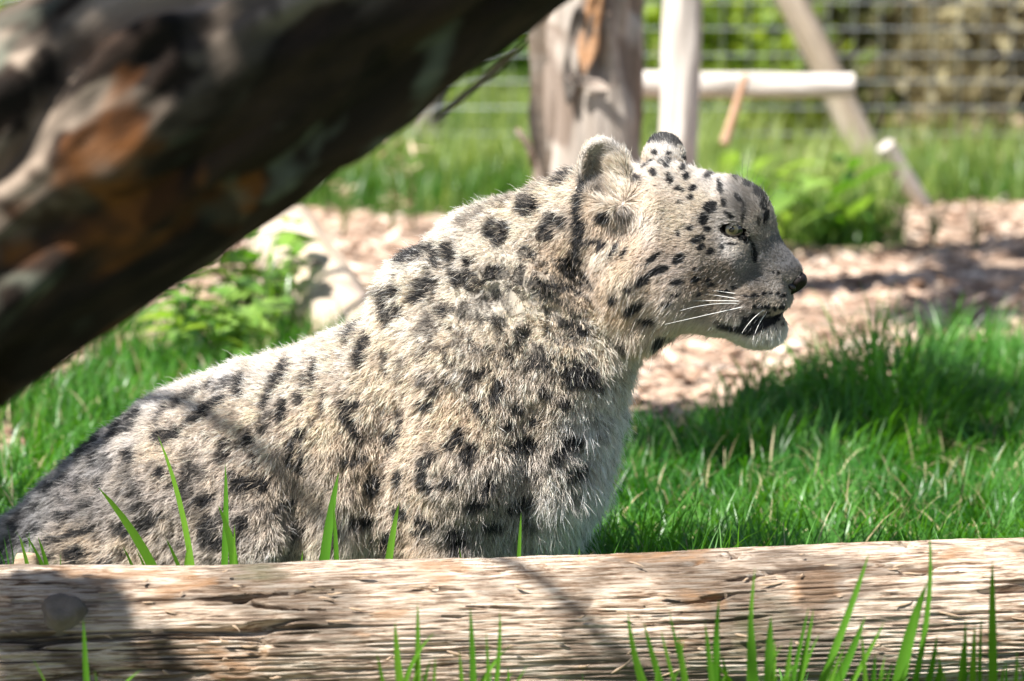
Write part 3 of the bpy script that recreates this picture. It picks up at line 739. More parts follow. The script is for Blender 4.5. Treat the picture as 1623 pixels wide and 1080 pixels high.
def sdf(p, detail=True):
    p = np.asarray(p, np.float32)
    pm = p.copy(); pm[:, 2] = np.abs(pm[:, 2])
    d = None
    for A, B, ws, k in BODY:
        x = rcone(p, A, B, ws); d = x if d is None else smin(d, x, k)
    for A, B, ws, k in LIMB: d = smin(d, rcone(pm, A, B, ws), k)
    d = -smin(-d, rcone(pm, (648, 650, 158, 14), (606, 900, 158, 26)), 34)      # groove behind the elbow
    d = -smin(-d, rcone(pm, (880, 640, 152, 8), (842, 890, 126, 22)), 40)       # chest beside the foreleg
    d = -smin(-d, rcone(pm, (505, 740, 168, 8), (500, 920, 160, 22)), 40)       # in front of the thigh
    d = -smin(-d, rcone(pm, (946, 372, 116, 22), (978, 470, 118, 26)), 26)
    d = -smin(-d, rcone(pm, (978, 470, 112, 24), (1015, 560, 84, 16)), 22)
    if detail: d = d + folds(p).astype(np.float32)
    h = None
    for A, B, ws, k in HEADP:
        x = rcone(p, A, B, ws); h = x if h is None else smin(h, x, k)
    for A, B, ws, k in HEADS: h = smin(h, rcone(pm, A, B, ws), k)
    d = smin(d, h, 26)
    # mouth slit, eye socket, nostril corner, stop between muzzle and cheek
    def cut(d, x, k):
        return -smin(-d, x, k)
    d = cut(d, rcone(pm, (1148, 492, 40, 4.5), (1236, 488, 16, 3.5)), 8)
    d = cut(d, rcone(p, (1232, 489, 0, 4), (1250, 484, 0, 3)), 6)
    d = cut(d, ellip(pm, (1168, 357, 58), [(.96, .28, 0), (-.28, .96, 0), (0, 0, 1)], (18.5, 8.2, 26)), 4)
    d = cut(d, rcone(pm, (1192, 372, 46, 7), (1200, 392, 46, 5)), 10)
    d = cut(d, rcone(pm, (1250, 452, 20, 4), (1243, 436, 26, 3)), 5)
    # ears: cups
    for (c, R), rad in ((EAR_N, (38, 60, 26)), (EAR_F, (36, 44, 24))):
        c = np.array(c, float); n = np.array(R[2])
        o = ellip(p, c, R, rad)
        i = ellip(p, c + n * 12 + np.array(R[1]) * 5, R, (rad[0] - 5, rad[1] - 5, rad[2] - 6))
        e = -smin(-o, i, 6)
        d = smin(d, e, 10)
        d = cut(d, ellip(p, c + n * 16 + np.array(R[1]) * 20, R, (rad[0] - 12, rad[1] - 20, rad[2] - 8)), 8)
    return d

def sgrad(p, e=1.2):
    g = np.zeros_like(p)
    for i in range(3):
        q = p.copy(); q[:, i] += e; r = p.copy(); r[:, i] -= e
        g[:, i] = sdf(q) - sdf(r)
    return g / (np.linalg.norm(g, axis=1, keepdims=True) + 1e-9)

def surface_nets(lo, hi, h):
    ax = [np.arange(lo[i], hi[i] + h, h, dtype=np.float32) for i in range(3)]
    nx, ny, nz = map(len, ax)
    val = np.empty((nx, ny, nz), np.float32)
    YY, ZZ = np.meshgrid(ax[1], ax[2], indexing='ij')
    step = 12
    for i in range(0, nx, step):
        xs = ax[0][i:i + step]
        pp = np.empty((len(xs), ny, nz, 3), np.float32)
        pp[..., 0] = xs[:, None, None]; pp[..., 1] = YY; pp[..., 2] = ZZ
        val[i:i + step] = sdf(pp.reshape(-1, 3), detail=False).reshape(len(xs), ny, nz)
    ins = val < 0
    c = np.zeros((nx - 1, ny - 1, nz - 1), np.int8)
    offs = [(x, y, z) for x in (0, 1) for y in (0, 1) for z in (0, 1)]
    for x, y, z in offs: c += ins[x:nx - 1 + x, y:ny - 1 + y, z:nz - 1 + z]
    act = (c > 0) & (c < 8)
    idx = -np.ones(act.shape, np.int32); ids = np.argwhere(act); idx[act] = np.arange(len(ids))
    acc = np.zeros((len(ids), 3)); cnt = np.zeros(len(ids))
    for o in offs:
        for ax_ in range(3):
            if o[ax_]: continue
            o2 = list(o); o2[ax_] = 1
            v0 = val[ids[:, 0] + o[0], ids[:, 1] + o[1], ids[:, 2] + o[2]]
            v1 = val[ids[:, 0] + o2[0], ids[:, 1] + o2[1], ids[:, 2] + o2[2]]
            m = (v0 < 0) != (v1 < 0)
            t = np.where(m, v0 / np.where(m, v0 - v1, 1), 0)
            q = np.tile(np.array(o, float), (len(ids), 1)); q[:, ax_] += t
            acc[m] += q[m]; cnt[m] += 1
    V = (ids + acc / cnt[:, None]) * h + np.array(lo)
    F = []
    for ax_ in range(3):
        b1, b2 = (ax_ + 1) % 3, (ax_ + 2) % 3
        sl0 = [slice(1, n - 1) for n in (nx, ny, nz)]; sl1 = list(sl0)
        sl0[ax_] = slice(0, (nx, ny, nz)[ax_] - 1); sl1[ax_] = slice(1, (nx, ny, nz)[ax_])
        s0 = ins[tuple(sl0)]; s1 = ins[tuple(sl1)]
        e = np.argwhere(s0 != s1)
        flip = s0[tuple(e.T)]
        base = e.copy()
        for i in range(3):
            if i != ax_: base[:, i] += 1
        def cell(d1, d2):
            q = base.copy(); q[:, b1] -= d1; q[:, b2] -= d2
            return idx[q[:, 0], q[:, 1], q[:, 2]]
        quad = np.stack([cell(1, 1), cell(0, 1), cell(0, 0), cell(1, 0)], 1)
        quad[~flip] = quad[~flip][:, ::-1]
        F.append(quad)
    F = np.concatenate(F)
    return V, F[(F >= 0).all(1)]

LV, LF = surface_nets((-110, 190, -215), (1300, 1010, 215), 6.0)

def subdivide(V, F, mask):
    """split the quads in mask into four, leaving the rest as they are (T-vertices closed by n-gons)"""
    E = np.concatenate([F[:, [i, (i + 1) % 4]] for i in range(4)])
    Es = np.sort(E, 1); key = Es[:, 0].astype(np.int64) * 10000000 + Es[:, 1]
    uk, inv = np.unique(key, return_inverse=True)
    inv = inv.reshape(4, len(F)).T
    need = np.zeros(len(uk), bool); need[inv[mask].ravel()] = True
    e0 = (uk // 10000000); e1 = uk % 10000000
    mid = -np.ones(len(uk), np.int64); mid[need] = len(V) + np.arange(need.sum())
    Vn = [V, (V[e0[need]] + V[e1[need]]) / 2]
    fm = F[mask]; base = len(V) + need.sum()
    cen = base + np.arange(len(fm)); Vn.append(V[fm].mean(1))
    m = mid[inv[mask]]
    out = [np.stack([fm[:, i], m[:, i], cen, m[:, i - 1]], 1) for i in range(4)]
    rest = F[~mask]; rm = mid[inv[~mask]]
    plain = (rm < 0).all(1)
    quads = np.concatenate(out + [rest[plain]])
    ngons = []
    for f, q in zip(rest[~plain], rm[~plain]):
        g = []
        for i in range(4):
            g.append(f[i])
            if q[i] >= 0: g.append(q[i])
        ngons.append(g)
    tris = []
    for g in ngons:                       # fan
        for i in range(1, len(g) - 1): tris.append((g[0], g[i], g[i + 1]))
    return np.concatenate(Vn), quads, np.array(tris, np.int64).reshape(-1, 3)

_c = LV[LF].mean(1)
_mask = (_c[:, 0] > 925) & (_c[:, 1] < 570) & (_c[:, 2] > -125)
LV, LQ, LT = subdivide(LV, LF, _mask)
LV = LV.astype(np.float32)
for it in range(5):
    d = sdf(LV); g = sgrad(LV)
    LV = LV - (np.clip(d, -6, 6) * (0.9 if it else 0.7))[:, None] * g
LN = sgrad(LV)

# ---- coat colouring -------------------------------------------------
SP = []     # a, b, ra, rb, angle, strength
def sp(*r):
    for t in r: SP.append((t + (0, 1.0)[len(t) - 4:]) if len(t) < 6 else t)
# neck and shoulders
sp((889,278,16,8,-10,.8),(850,316,17,11,0),(796,350,9,11),(818,348,10,7),(812,363,12,6),(893,330,8,8),(912,331,9,7),(888,350,12,13),
   (937,298,8,30),(941,345,9,26),(936,384,8,12,-20),(922,403,10,17,-20),(670,396,20,9,-15),(650,404,16,7,-20),(708,393,15,8,40),(735,385,13,9,40),
   (769,393,9,6),(774,409,13,6),(812,406,12,8),(755,421,14,9,30),(787,418,11,6,20),(815,436,11,9,50),(853,406,9,6),(862,380,14,6,20),
   (875,421,32,4,8),(910,430,14,5,30,.8),(885,442,14,5,40,.8),(695,437,20,12,-30,.75),(686,453,16,6,-20,.8),(646,447,10,8),(629,470,9,19,-10),(637,492,11,9),(655,475,8,9),  # first stroke paints the dark of a neck crease
   (736,466,8,7),(711,491,11,9,0,.6),(736,516,20,5,0,.55),(765,500,8,11,0,.55),(774,462,14,8,50,.65),(793,445,26,8,42,.6),(830,450,18,6,42,.6),
   (828,474,14,4,55,.7),(859,494,13,8,50,.7),(884,528,10,12,0,.8),(872,545,10,6,0,.7),(919,484,22,5,35,.8),(941,497,16,6,35,.8),
   (800,520,14,6,40,.45),(835,520,14,6,40,.45),(566,524,8,12),(601,530,12,9),(596,551,10,12),(640,541,7,10,0,.6),(673,546,8,9,0,.6))
# flank and foreleg
sp((642,560,6,12,0,.6),(671,569,6,8,0,.7),(711,569,10,5,0,.65),(731,581,8,6,0,.85),(714,605,14,8,0,.85),
   (796,554,12,8,0,.85),(784,567,6,12,0,.85),(826,581,8,16,10),(796,605,6,13,-30),(807,617,10,5,30),(894,586,8,10,-20),(923,610,8,9),
   (934,561,14,9),(957,566,8,12,-30),(937,578,16,8,20),(964,588,10,5,30),(856,612,7,10),(877,634,7,8),(841,639,6,7),(862,672,20,10),
   (930,674,15,9,40),(911,694,9,13,15),(870,722,8,6,0,.6),(934,727,13,8,-30,.85),(771,646,9,8),(762,660,14,6,-30),(788,675,10,13),
   (724,684,15,7,-40),(714,705,7,18),(723,727,11,7),(757,718,11,9),(584,629,6,18,-20),(598,615,14,5,-15),(601,657,6,18,-15),
   (656,670,16,10,20),(670,643,6,18),(598,701,20,8,-15,.7),(671,725,7,16,15),(623,742,12,18,15),(815,728,11,9,-40),(796,756,15,10,-20),
   (853,771,18,10,-15),(815,802,12,10),(865,804,12,8,0,.6),(671,783,13,11),(714,790,16,9,40),(702,811,12,6),(605,804,17,11),
   (762,816,13,18),(757,852,8,14),(767,871,9,9),(642,840,8,20,10),(707,884,30,14),(731,877,12,10),(796,886,16,10,-10),(933,773,6,10,0,.4),
   (959,646,10,4,40,.5),(964,674,6,4,0,.5),(566,815,8,14,0,.6),(577,889,8,12,0,.8))
# back, thigh and rump
sp((216,671,18,10,-30),(185,691,14,9,-25),(237,704,12,9),(120,737,10,7),(159,730,10,7,-20),(183,756,8,7),(137,719,14,6,-35),
   (74,789,18,5,-35),(100,774,16,5,-30),(118,815,18,5,-20),(41,826,18,5,-35),(11,852,20,6,-35),(60,850,22,5,-25,.8),(20,800,18,5,-35,.8),(155,833,24,5,-15),(140,767,6,12,0,.9),
   (95,745,14,5,-35,.7),(70,765,14,5,-35,.7),(160,790,16,5,-20,.7),(110,850,22,5,-15,.7),(35,875,20,6,-20,.8),
   (397,604,9,10),(362,630,22,5,-30),(340,615,8,6,0,.7),(307,630,20,5,-25,.65),(273,652,6,12,0,.65),(288,675,16,7,0,.85),(310,667,10,7,0,.85),
   (335,650,14,5,-30,.85),(370,608,16,5,-20,.65),(464,582,10,9),(449,619,6,12),(458,597,10,8,0,.75),(480,630,8,14),(462,638,10,5,0,.65),
   (508,586,5,9),(523,578,6,16,-5),(506,612,9,9),(547,612,4,20,0,.75),(514,663,9,10),(499,682,6,12),(518,690,5,12),(495,704,6,9),(514,715,8,10),
   (392,678,9,6),(392,697,10,10,0,.7),(431,671,6,14),(444,708,4,14,-20),(429,737,16,9),(458,737,10,9),(296,721,9,8),(344,719,12,12,0,.7),
   (364,723,6,10,0,.6),(340,745,10,12,0,.65),(370,760,16,8,0,.85),(266,774,20,6,-10,.65),(229,819,15,10),(277,800,20,8,-15),(296,785,18,5,0,.7),
   (381,797,14,16,0,.8),(396,822,24,10,0,.8),(436,789,12,9,0,.8),(425,815,10,8,0,.7),(192,723,14,10,0,.5),(237,726,14,9,0,.5),(259,752,10,6,0,.65),
   (237,756,16,6,0,.5),(481,774,5,10,0,.6),(506,819,12,12,0,.65),(440,882,20,12,0,.85),(377,885,8,10,0,.8),(318,885,9,11,0,.75),(148,867,18,10,-10,.8),(200,885,13,15,0,.9),  # the dark spot at the hind foot paints the shade there
   (529,652,5,12,0,.5),(430,560,20,4,-25,.5),(500,515,16,5,-22,.6),(545,520,7,12,0,.7),(400,556,22,4,-25,.5),(255,618,16,4,-30,.5),(560,495,9,9,0,.6),(610,460,12,4,-40,.6),(590,470,14,4,-45,.5),
   (860,290,26,4,-28,.5),(760,338,26,4,-25,.5),(800,318,22,4,-27,.5))
_r = np.random.default_rng(5)
for _ in range(95):
    x_, y_ = _r.uniform(-40, 520), _r.uniform(640, 900)
    if y_ < 830 - .42 * x_: continue
    sp((x_, y_, _r.uniform(6, 13), _r.uniform(3, 5.5), _r.uniform(-45, 0), _r.uniform(.35, .75)))
for _ in range(120):  # thin dark hair strokes along the neck folds, painting shade into the creases
    sp((_r.uniform(700, 955), _r.uniform(390, 570), _r.uniform(5, 18), _r.uniform(1.4, 2.6), _r.uniform(25, 60), _r.uniform(.45, .9)))
HSP0 = len(SP)
# head
sp((1026,242,6,4),(1022,259,8,5,20),(1049,253,6,4),(1050,244,5,3),(1059,259,5,3,30),(1044,266,7,3.5,20),(1079,253,9,4,30),(1091,257,5,3,30),
   (1067,272,3,5),(1073,276,3,4),(1084,265,5,3),(1092,273,5,3,40),(1084,285,4,3,0,.7),(1091,288,3,3,0,.7),(1105,287,5,4,0,.9),(1105,299,4,4,0,.8),(1089,304,3,3,0,.6),(1123,274,5,3,0,.7),
   (1145,288,11,3.6,50),(1155,307,7,3.6,60),(1135,313,10,8),(1126,329,7,8),(1131,343,7,4,20),(1163,325,9,3,40,.8),
   (1163,277,11,3,22),(1183,287,12,3.5,30),(1199,301,11,3.5,45),(1208,317,9,3.5,65),(1212,336,3.5,10,0),(1204,338,2.2,8,0,.6),(1174,302,9,2.6,40,.8),(1183,316,3,9,0,.6),(1182,330,3,8,10,.6),
   (1180,356,6,9,-30),(1187,364,4.5,8,-30),(1166,346,15,2.6,4),(1168,367,11,2.0,10,.7),(1198,391,4,10,-15,.9),(1195,377,3,6,-10,.8),
   (1108,342,4,4),(1091,350,3,5,0,.8),(1119,358,11,5,-20),(1124,370,6,5,-30),(1137,377,6,5,-30),(1153,371,2.6,3),
   (1094,385,10,7,-35),(1056,382,14,3.5,-40),(1065,399,16,5,-15),(1044,412,13,7,-35),(1021,423,7,4.5),(996,369,4.5,9,15),(1012,375,2.5,8,15,.8),
   (1092,419,10,4.5),(1117,417,6,4.5,10),(1117,401,3.6,2.6),(1133,421,4.4,3.4),(1138,429,4.8,2.8),(1122,441,3.2,3.6),(1091,437,6,2.8),(1076,450,8,4.4,-15),
   (1156,442,7,3.2,10),(1169,439,4.2,4),(1026,457,17,9,-30),(1047,481,14,6,5),(996,443,6,9,30),(1004,527,8,13,-30),(1056,519,6,14,35,.9),
   (1190,450,8,1.6,5,.8),(1202,450,7,2.4),(1214,448,4,2.8),(1223,449,3.6,3),(1233,451,3.2,2.7),(1240,455,4,2.4),
   (1207,468,9,3.2,10),(1219,470,4.5,4),(1229,473,3.5,5),(1239,472,4,4.4),(1218,480,4,3),(1200,480,6,2.5,0,.7),(1226,419,2.5,2.5),(1233,419.5,2.5,2.5),
   (1225,500,2.5,2.5,0,.8),(1232,497,2,2,0,.8),(1236,503,2,2,0,.7),(1228,508,2,2,0,.6),
   (978,321,10,9),(961,357,20,5,-10,.7),(978,362,9,4,-50,.8),(1007,320,12,10,0,.45))
SPA = np.array(SP, float)
MOUTH = np.array([(1142,487),(1160,494),(1180,497),(1184,481),(1205,484),(1225,487),(1238,485),(1231,497),(1206,508),(1190,514),(1165,508),(1148,499)], float)

def poly_sd(x, y, Pg):
    d = np.full(len(x), 1e9); inside = np.zeros(len(x), bool)
    n = len(Pg)
    for i in range(n):
        ax_, ay = Pg[i]; bx, by = Pg[(i + 1) % n]
        ex, ey = bx - ax_, by - ay
        t = np.clip(((x - ax_) * ex + (y - ay) * ey) / (ex * ex + ey * ey), 0, 1)
        d = np.minimum(d, np.hypot(x - ax_ - t * ex, y - ay - t * ey))
        c = ((ay > y) != (by > y))
        xi = (bx - ax_) * (y - ay) / np.where(by == ay, 1e-9, by - ay) + ax_
        inside ^= c & (x < xi)
    return np.where(inside, -d, d)

CP = [ # a, b, dir a, dir b, length, lift, colour
 (1250,400,-.75,-.62,5,.25,(.30,.30,.315)),(1215,385,-.8,-.5,5,.25,(.36,.36,.37)),(1200,420,-.95,.0,6,.25,(.36,.355,.36)),(1240,445,-.9,.3,5,.25,(.50,.47,.44)),(1225,478,-.85,.5,6,.3,(.62,.57,.50)),
 (1190,455,-1,.2,8,.25,(.50,.45,.40)),(1158,405,-1,.2,8,.22,(.45,.39,.32)),(1130,420,-1,.2,9,.22,(.44,.38,.31)),(1185,400,-.9,.1,6,.22,(.44,.43,.42)),(1140,375,-1,.1,8,.25,(.54,.50,.45)),
 (1205,355,-.7,-.6,6,.25,(.60,.56,.52)),(1192,352,-.8,-.4,6,.25,(.62,.59,.55)),(1165,372,-1,.1,6,.25,(.70,.68,.66)),(1160,325,-1,-.3,9,.28,(.60,.58,.55)),(1180,310,-1,-.3,9,.3,(.42,.40,.38)),
 (1220,525,-.3,.9,13,.45,(.84,.83,.81)),(1200,535,-.5,.8,14,.45,(.84,.82,.78)),(1160,515,-.8,.6,11,.35,(.82,.79,.73)),(1120,500,-.8,.6,14,.3,(.72,.65,.55)),(1130,460,-1,.2,10,.25,(.60,.53,.44)),
 (1130,285,-1,-.1,9,.3,(.70,.67,.62)),(1090,330,-1,.1,12,.28,(.70,.66,.60)),(1060,262,-1,.1,13,.35,(.74,.70,.64)),(1040,320,-.9,.5,16,.35,(.74,.68,.60)),
 (1060,410,-.95,.3,16,.28,(.60,.52,.43)),(1085,390,-1,.2,13,.28,(.60,.53,.46)),(1010,400,-.7,.7,28,.35,(.74,.64,.52)),(985,370,-.6,.8,28,.4,(.72,.66,.58)),(1000,460,-.45,.9,30,.3,(.70,.58,.45)),(1040,470,-.75,.6,22,.28,(.66,.56,.45)),
 (1020,520,-.4,.9,32,.35,(.66,.56,.46)),(1075,515,-.7,.7,22,.35,(.70,.62,.52)),
 (968,245,-.5,-.6,16,.35,(.62,.58,.53)),(960,280,-.5,.4,22,.4,(.44,.39,.34)),(985,300,-.7,.4,26,.5,(.70,.65,.58)),(1035,240,-.4,-.8,9,.3,(.74,.72,.70)),
 (945,330,-.5,.85,18,.35,(.62,.53,.43)),(890,300,-.75,.45,22,.5,(.80,.72,.61)),(900,390,-.6,.7,17,.45,(.68,.55,.41)),(850,340,-.8,.4,20,.45,(.80,.71,.58)),(940,420,-.4,.9,16,.35,(.60,.50,.39)),
 (860,460,-.6,.7,13,.5,(.78,.67,.52)),(930,500,-.5,.85,15,.45,(.80,.68,.53)),(800,430,-.7,.5,15,.5,(.80,.71,.58)),(960,540,-.4,.9,22,.35,(.74,.63,.50)),
 (720,400,-.8,.3,24,.5,(.82,.75,.64)),(640,430,-.8,.4,26,.5,(.82,.77,.68)),(700,470,-.8,.6,22,.45,(.80,.72,.60)),(760,520,-.6,.7,20,.45,(.78,.68,.56)),
 (620,540,-.6,.7,22,.45,(.76,.67,.55)),(540,530,-.8,.4,22,.45,(.82,.75,.65)),(440,590,-.9,.3,21,.42,(.80,.74,.66)),(520,650,-.6,.7,21,.45,(.74,.63,.50)),(420,660,-.7,.6,21,.42,(.74,.64,.52)),
 (340,580,-.9,.3,20,.42,(.80,.76,.71)),(300,700,-.8,.5,20,.4,(.66,.59,.51)),(220,650,-.85,.5,20,.4,(.62,.60,.58)),(150,720,-.85,.55,20,.4,(.33,.33,.34)),(60,790,-.8,.6,22,.4,(.28,.285,.30)),  # grey rump tones from here are darkened to carry the shade on it
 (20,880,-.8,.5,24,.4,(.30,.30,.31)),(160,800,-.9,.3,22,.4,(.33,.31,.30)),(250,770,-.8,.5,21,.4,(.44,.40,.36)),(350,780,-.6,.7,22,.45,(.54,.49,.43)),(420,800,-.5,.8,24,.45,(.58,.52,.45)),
 (160,855,-.9,.3,20,.5,(.62,.54,.45)),(240,880,-.6,.7,18,.4,(.74,.64,.52)),(340,860,-.6,.8,24,.45,(.56,.51,.45)),(480,860,-.4,.9,30,.45,(.66,.60,.53)),
 (520,760,-.5,.8,28,.45,(.58,.51,.42)),(570,800,-.35,.9,36,.5,(.64,.56,.46)),(560,880,-.2,1,42,.5,(.80,.77,.72)),(620,720,-.5,.8,24,.45,(.66,.55,.43)),
 (680,640,-.6,.7,21,.4,(.72,.61,.49)),(760,620,-.5,.8,20,.4,(.76,.63,.49)),(740,700,-.5,.8,21,.4,(.64,.57,.49)),(680,780,-.4,.9,20,.4,(.68,.57,.45)),(680,850,-.3,.9,20,.4,(.66,.54,.41)),
 (780,790,-.4,.9,23,.4,(.54,.49,.43)),(850,640,-.4,.9,22,.4,(.68,.59,.49)),(840,740,-.3,.9,25,.4,(.58,.53,.47)),(850,830,-.2,1,30,.4,(.66,.62,.57)),(800,870,-.2,1,24,.4,(.58,.53,.48)),
 (900,600,-.5,.8,23,.4,(.68,.60,.50)),(920,700,-.2,.9,28,.4,(.68,.62,.55)),(980,620,-.1,1,30,.4,(.80,.77,.73)),(1000,570,-.1,1,28,.4,(.76,.70,.62)),
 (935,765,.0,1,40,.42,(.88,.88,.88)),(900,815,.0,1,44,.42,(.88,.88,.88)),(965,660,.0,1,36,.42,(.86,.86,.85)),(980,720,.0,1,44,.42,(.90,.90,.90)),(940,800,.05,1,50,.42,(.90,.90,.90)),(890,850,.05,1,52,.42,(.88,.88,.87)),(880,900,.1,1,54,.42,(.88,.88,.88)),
]
CPA = np.array([c[:6] for c in CP]); CPC = np.array([c[6] for c in CP])
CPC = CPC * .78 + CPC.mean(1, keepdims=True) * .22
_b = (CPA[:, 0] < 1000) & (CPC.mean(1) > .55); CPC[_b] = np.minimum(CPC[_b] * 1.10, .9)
_f = (CPA[:, 0] > 1110) & (CPC.mean(1) < .6); CPC[_f] = CPC[_f] ** 1.5  # paints the weaker light on the face into its darker tones
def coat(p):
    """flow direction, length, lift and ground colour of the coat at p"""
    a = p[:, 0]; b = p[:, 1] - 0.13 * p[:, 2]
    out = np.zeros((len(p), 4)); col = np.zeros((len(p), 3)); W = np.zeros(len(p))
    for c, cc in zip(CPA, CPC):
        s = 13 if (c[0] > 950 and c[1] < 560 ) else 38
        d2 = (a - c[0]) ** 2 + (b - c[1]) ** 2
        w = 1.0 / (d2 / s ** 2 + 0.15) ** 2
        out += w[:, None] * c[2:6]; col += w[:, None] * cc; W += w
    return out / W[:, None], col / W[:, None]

def spots(p):
    a = p[:, 0]; b = p[:, 1] - 0.13 * p[:, 2] * (np.where(p[:, 2] > 0, 1, -1))
    k = np.zeros(len(p))
    head = sstep(940, 990, a) * (b < 560)
    wob = (vnoise(p / 9.0, 77) * 2.8 + vnoise(p / 4.0, 78) * 1.5)
    wob2 = (vnoise(p / 9.0, 87) * 2.8 + vnoise(p / 4.0, 88) * 1.5)
    am = 1 - 0.72 * head
    x = a + wob * am * 1.4; y = b + wob2 * am * 1.4
    for i, (ca, cb, ra, rb, an, st) in enumerate(SPA):
        gk = 1.06 if i >= HSP0 else 1.22; ra *= gk; rb = rb * gk + (.8 if i < HSP0 else .2); st = min(1, st * 1.1)
        R = max(ra, rb) * 1.5
        m = np.flatnonzero((np.abs(x - ca) < R) & (np.abs(y - cb) < R))
        if not len(m): continue
        c, s = math.cos(math.radians(an)), math.sin(math.radians(an))
        dx, dy = x[m] - ca, y[m] - cb
        r = np.hypot((dx * c + dy * s) / ra, (-dx * s + dy * c) / rb)
        v = st * (1 - sstep(0.80, 1.18, r))
        k[m] = np.maximum(k[m], v)
    bodyw = (1 - head) * (1 - sstep(900, 960, a))
    brk = sstep(-.75, -.1, vnoise(p / 6.5, 130) + .5 * vnoise(p / 3.2, 131))
    k = k * (1 - bodyw * (1 - brk) * .4)
    fl = sstep(.42, .62, vnoise(p / np.array([11, 7, 9.]), 140)) * (.16 + .30 * sstep(560, 760, b + .25 * (600 - a)))
    k = np.maximum(k, fl * bodyw * sstep(0, 40, a + 60))
    ms = poly_sd(x, y, MOUTH)
    k = np.maximum(k, 1 - sstep(-1.0, 2.0, ms))
    # inside of the near ear darkens towards its back, rim line
    return k

def far_ear_black(p):
    return .82 * (p[:, 2] < -30) * (p[:, 0] > 990) * (p[:, 0] < 1090) * (1 - sstep(230, 238, p[:, 1] - ((p[:, 0] - 1036) / 9.) ** 2 * .6 + 2.5 * vnoise(p / 5, 3)))

def base_col(p):
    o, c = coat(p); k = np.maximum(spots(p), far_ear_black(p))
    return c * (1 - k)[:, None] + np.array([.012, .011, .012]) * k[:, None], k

# ---- skin mesh
bc, _ = base_col(LV)
_rim = (np.hypot(((LV[:, 0] - 1169) * .96 + (LV[:, 1] - 357) * .28) / 23, ((LV[:, 1] - 357) * .96 - (LV[:, 0] - 1169) * .28) / 13) < 1) & (np.abs(LV[:, 2]) > 20)
bc[_rim] = (.012, .010, .010)
m = NT('coat_skin'); at = m.n('ShaderNodeAttribute', attribute_name='tint')
skin_m = m.done(m.principled(at.outputs['Color'], 0.9, spec=0.1))
groundz = 0.0
leo = empty('snow_leopard', tuple(L2W(np.array([600., 960., 0.]))[:2]) + (0.0,))
tag(leo, 'snow leopard with black rosettes sitting behind the fallen log, head in profile', 'snow leopard')
ORI = np.array(leo.location)
me = mesh_np('body', L2W(LV) - ORI, [LQ[:, ::-1] if False else LQ, LT], skin_m, True, bc * 0.55)
body = mobj('body', me, leo)

# ---- fur ------------------------------------------------------------
def rand_in(n): return rng.random(n)
def scatter(n_target, dens_fn):
    T = np.concatenate([LQ[:, [0, 1, 2]], LQ[:, [0, 2, 3]], LT])
    A, B, C = LV[T[:, 0]].astype(float), LV[T[:, 1]].astype(float), LV[T[:, 2]].astype(float)
    ar = np.linalg.norm(np.cross(B - A, C - A), axis=1) * 0.5
    wgt = ar * dens_fn((A + B + C) / 3)
    n = int(n_target)
    cdf = np.cumsum(wgt); t = np.searchsorted(cdf, rng.random(n) * cdf[-1]); t = np.minimum(t, len(T) - 1)
    r1, r2 = rng.random(n), rng.random(n); fl = r1 + r2 > 1
    r1[fl] = 1 - r1[fl]; r2[fl] = 1 - r2[fl]
    p = A[t] + (B[t] - A[t]) * r1[:, None] + (C[t] - A[t]) * r2[:, None]
    i = T[t]
    nn = LN[i[:, 0]] * (1 - r1 - r2)[:, None] + LN[i[:, 1]] * r1[:, None] + LN[i[:, 2]] * r2[:, None]
    nn /= np.linalg.norm(nn, axis=1, keepdims=True)
    return p, nn

def density(c):
    a, b, w = c[:, 0], c[:, 1], c[:, 2]
    d = np.where((a > 940) & (b < 570), 3.6, 1.0)
    d = np.where((a > 1090) & (b < 560), 7.5, d)
    d = d * np.where(w < -70, 0.28, 1.0) * np.where(b > 925, 0.3, 1.0) * np.where(a < -40, 0.3, 1)
    nose = np.hypot((a - 1260) * .9, b - 447) < 15
    eye = (np.hypot(((a - 1169) * .96 + (b - 357) * .28) / 21, ((b - 357) * .96 - (a - 1169) * .28) / 10.8) < 1) & (np.abs(w) > 24)
    return np.where(nose | eye, 0.0, d)

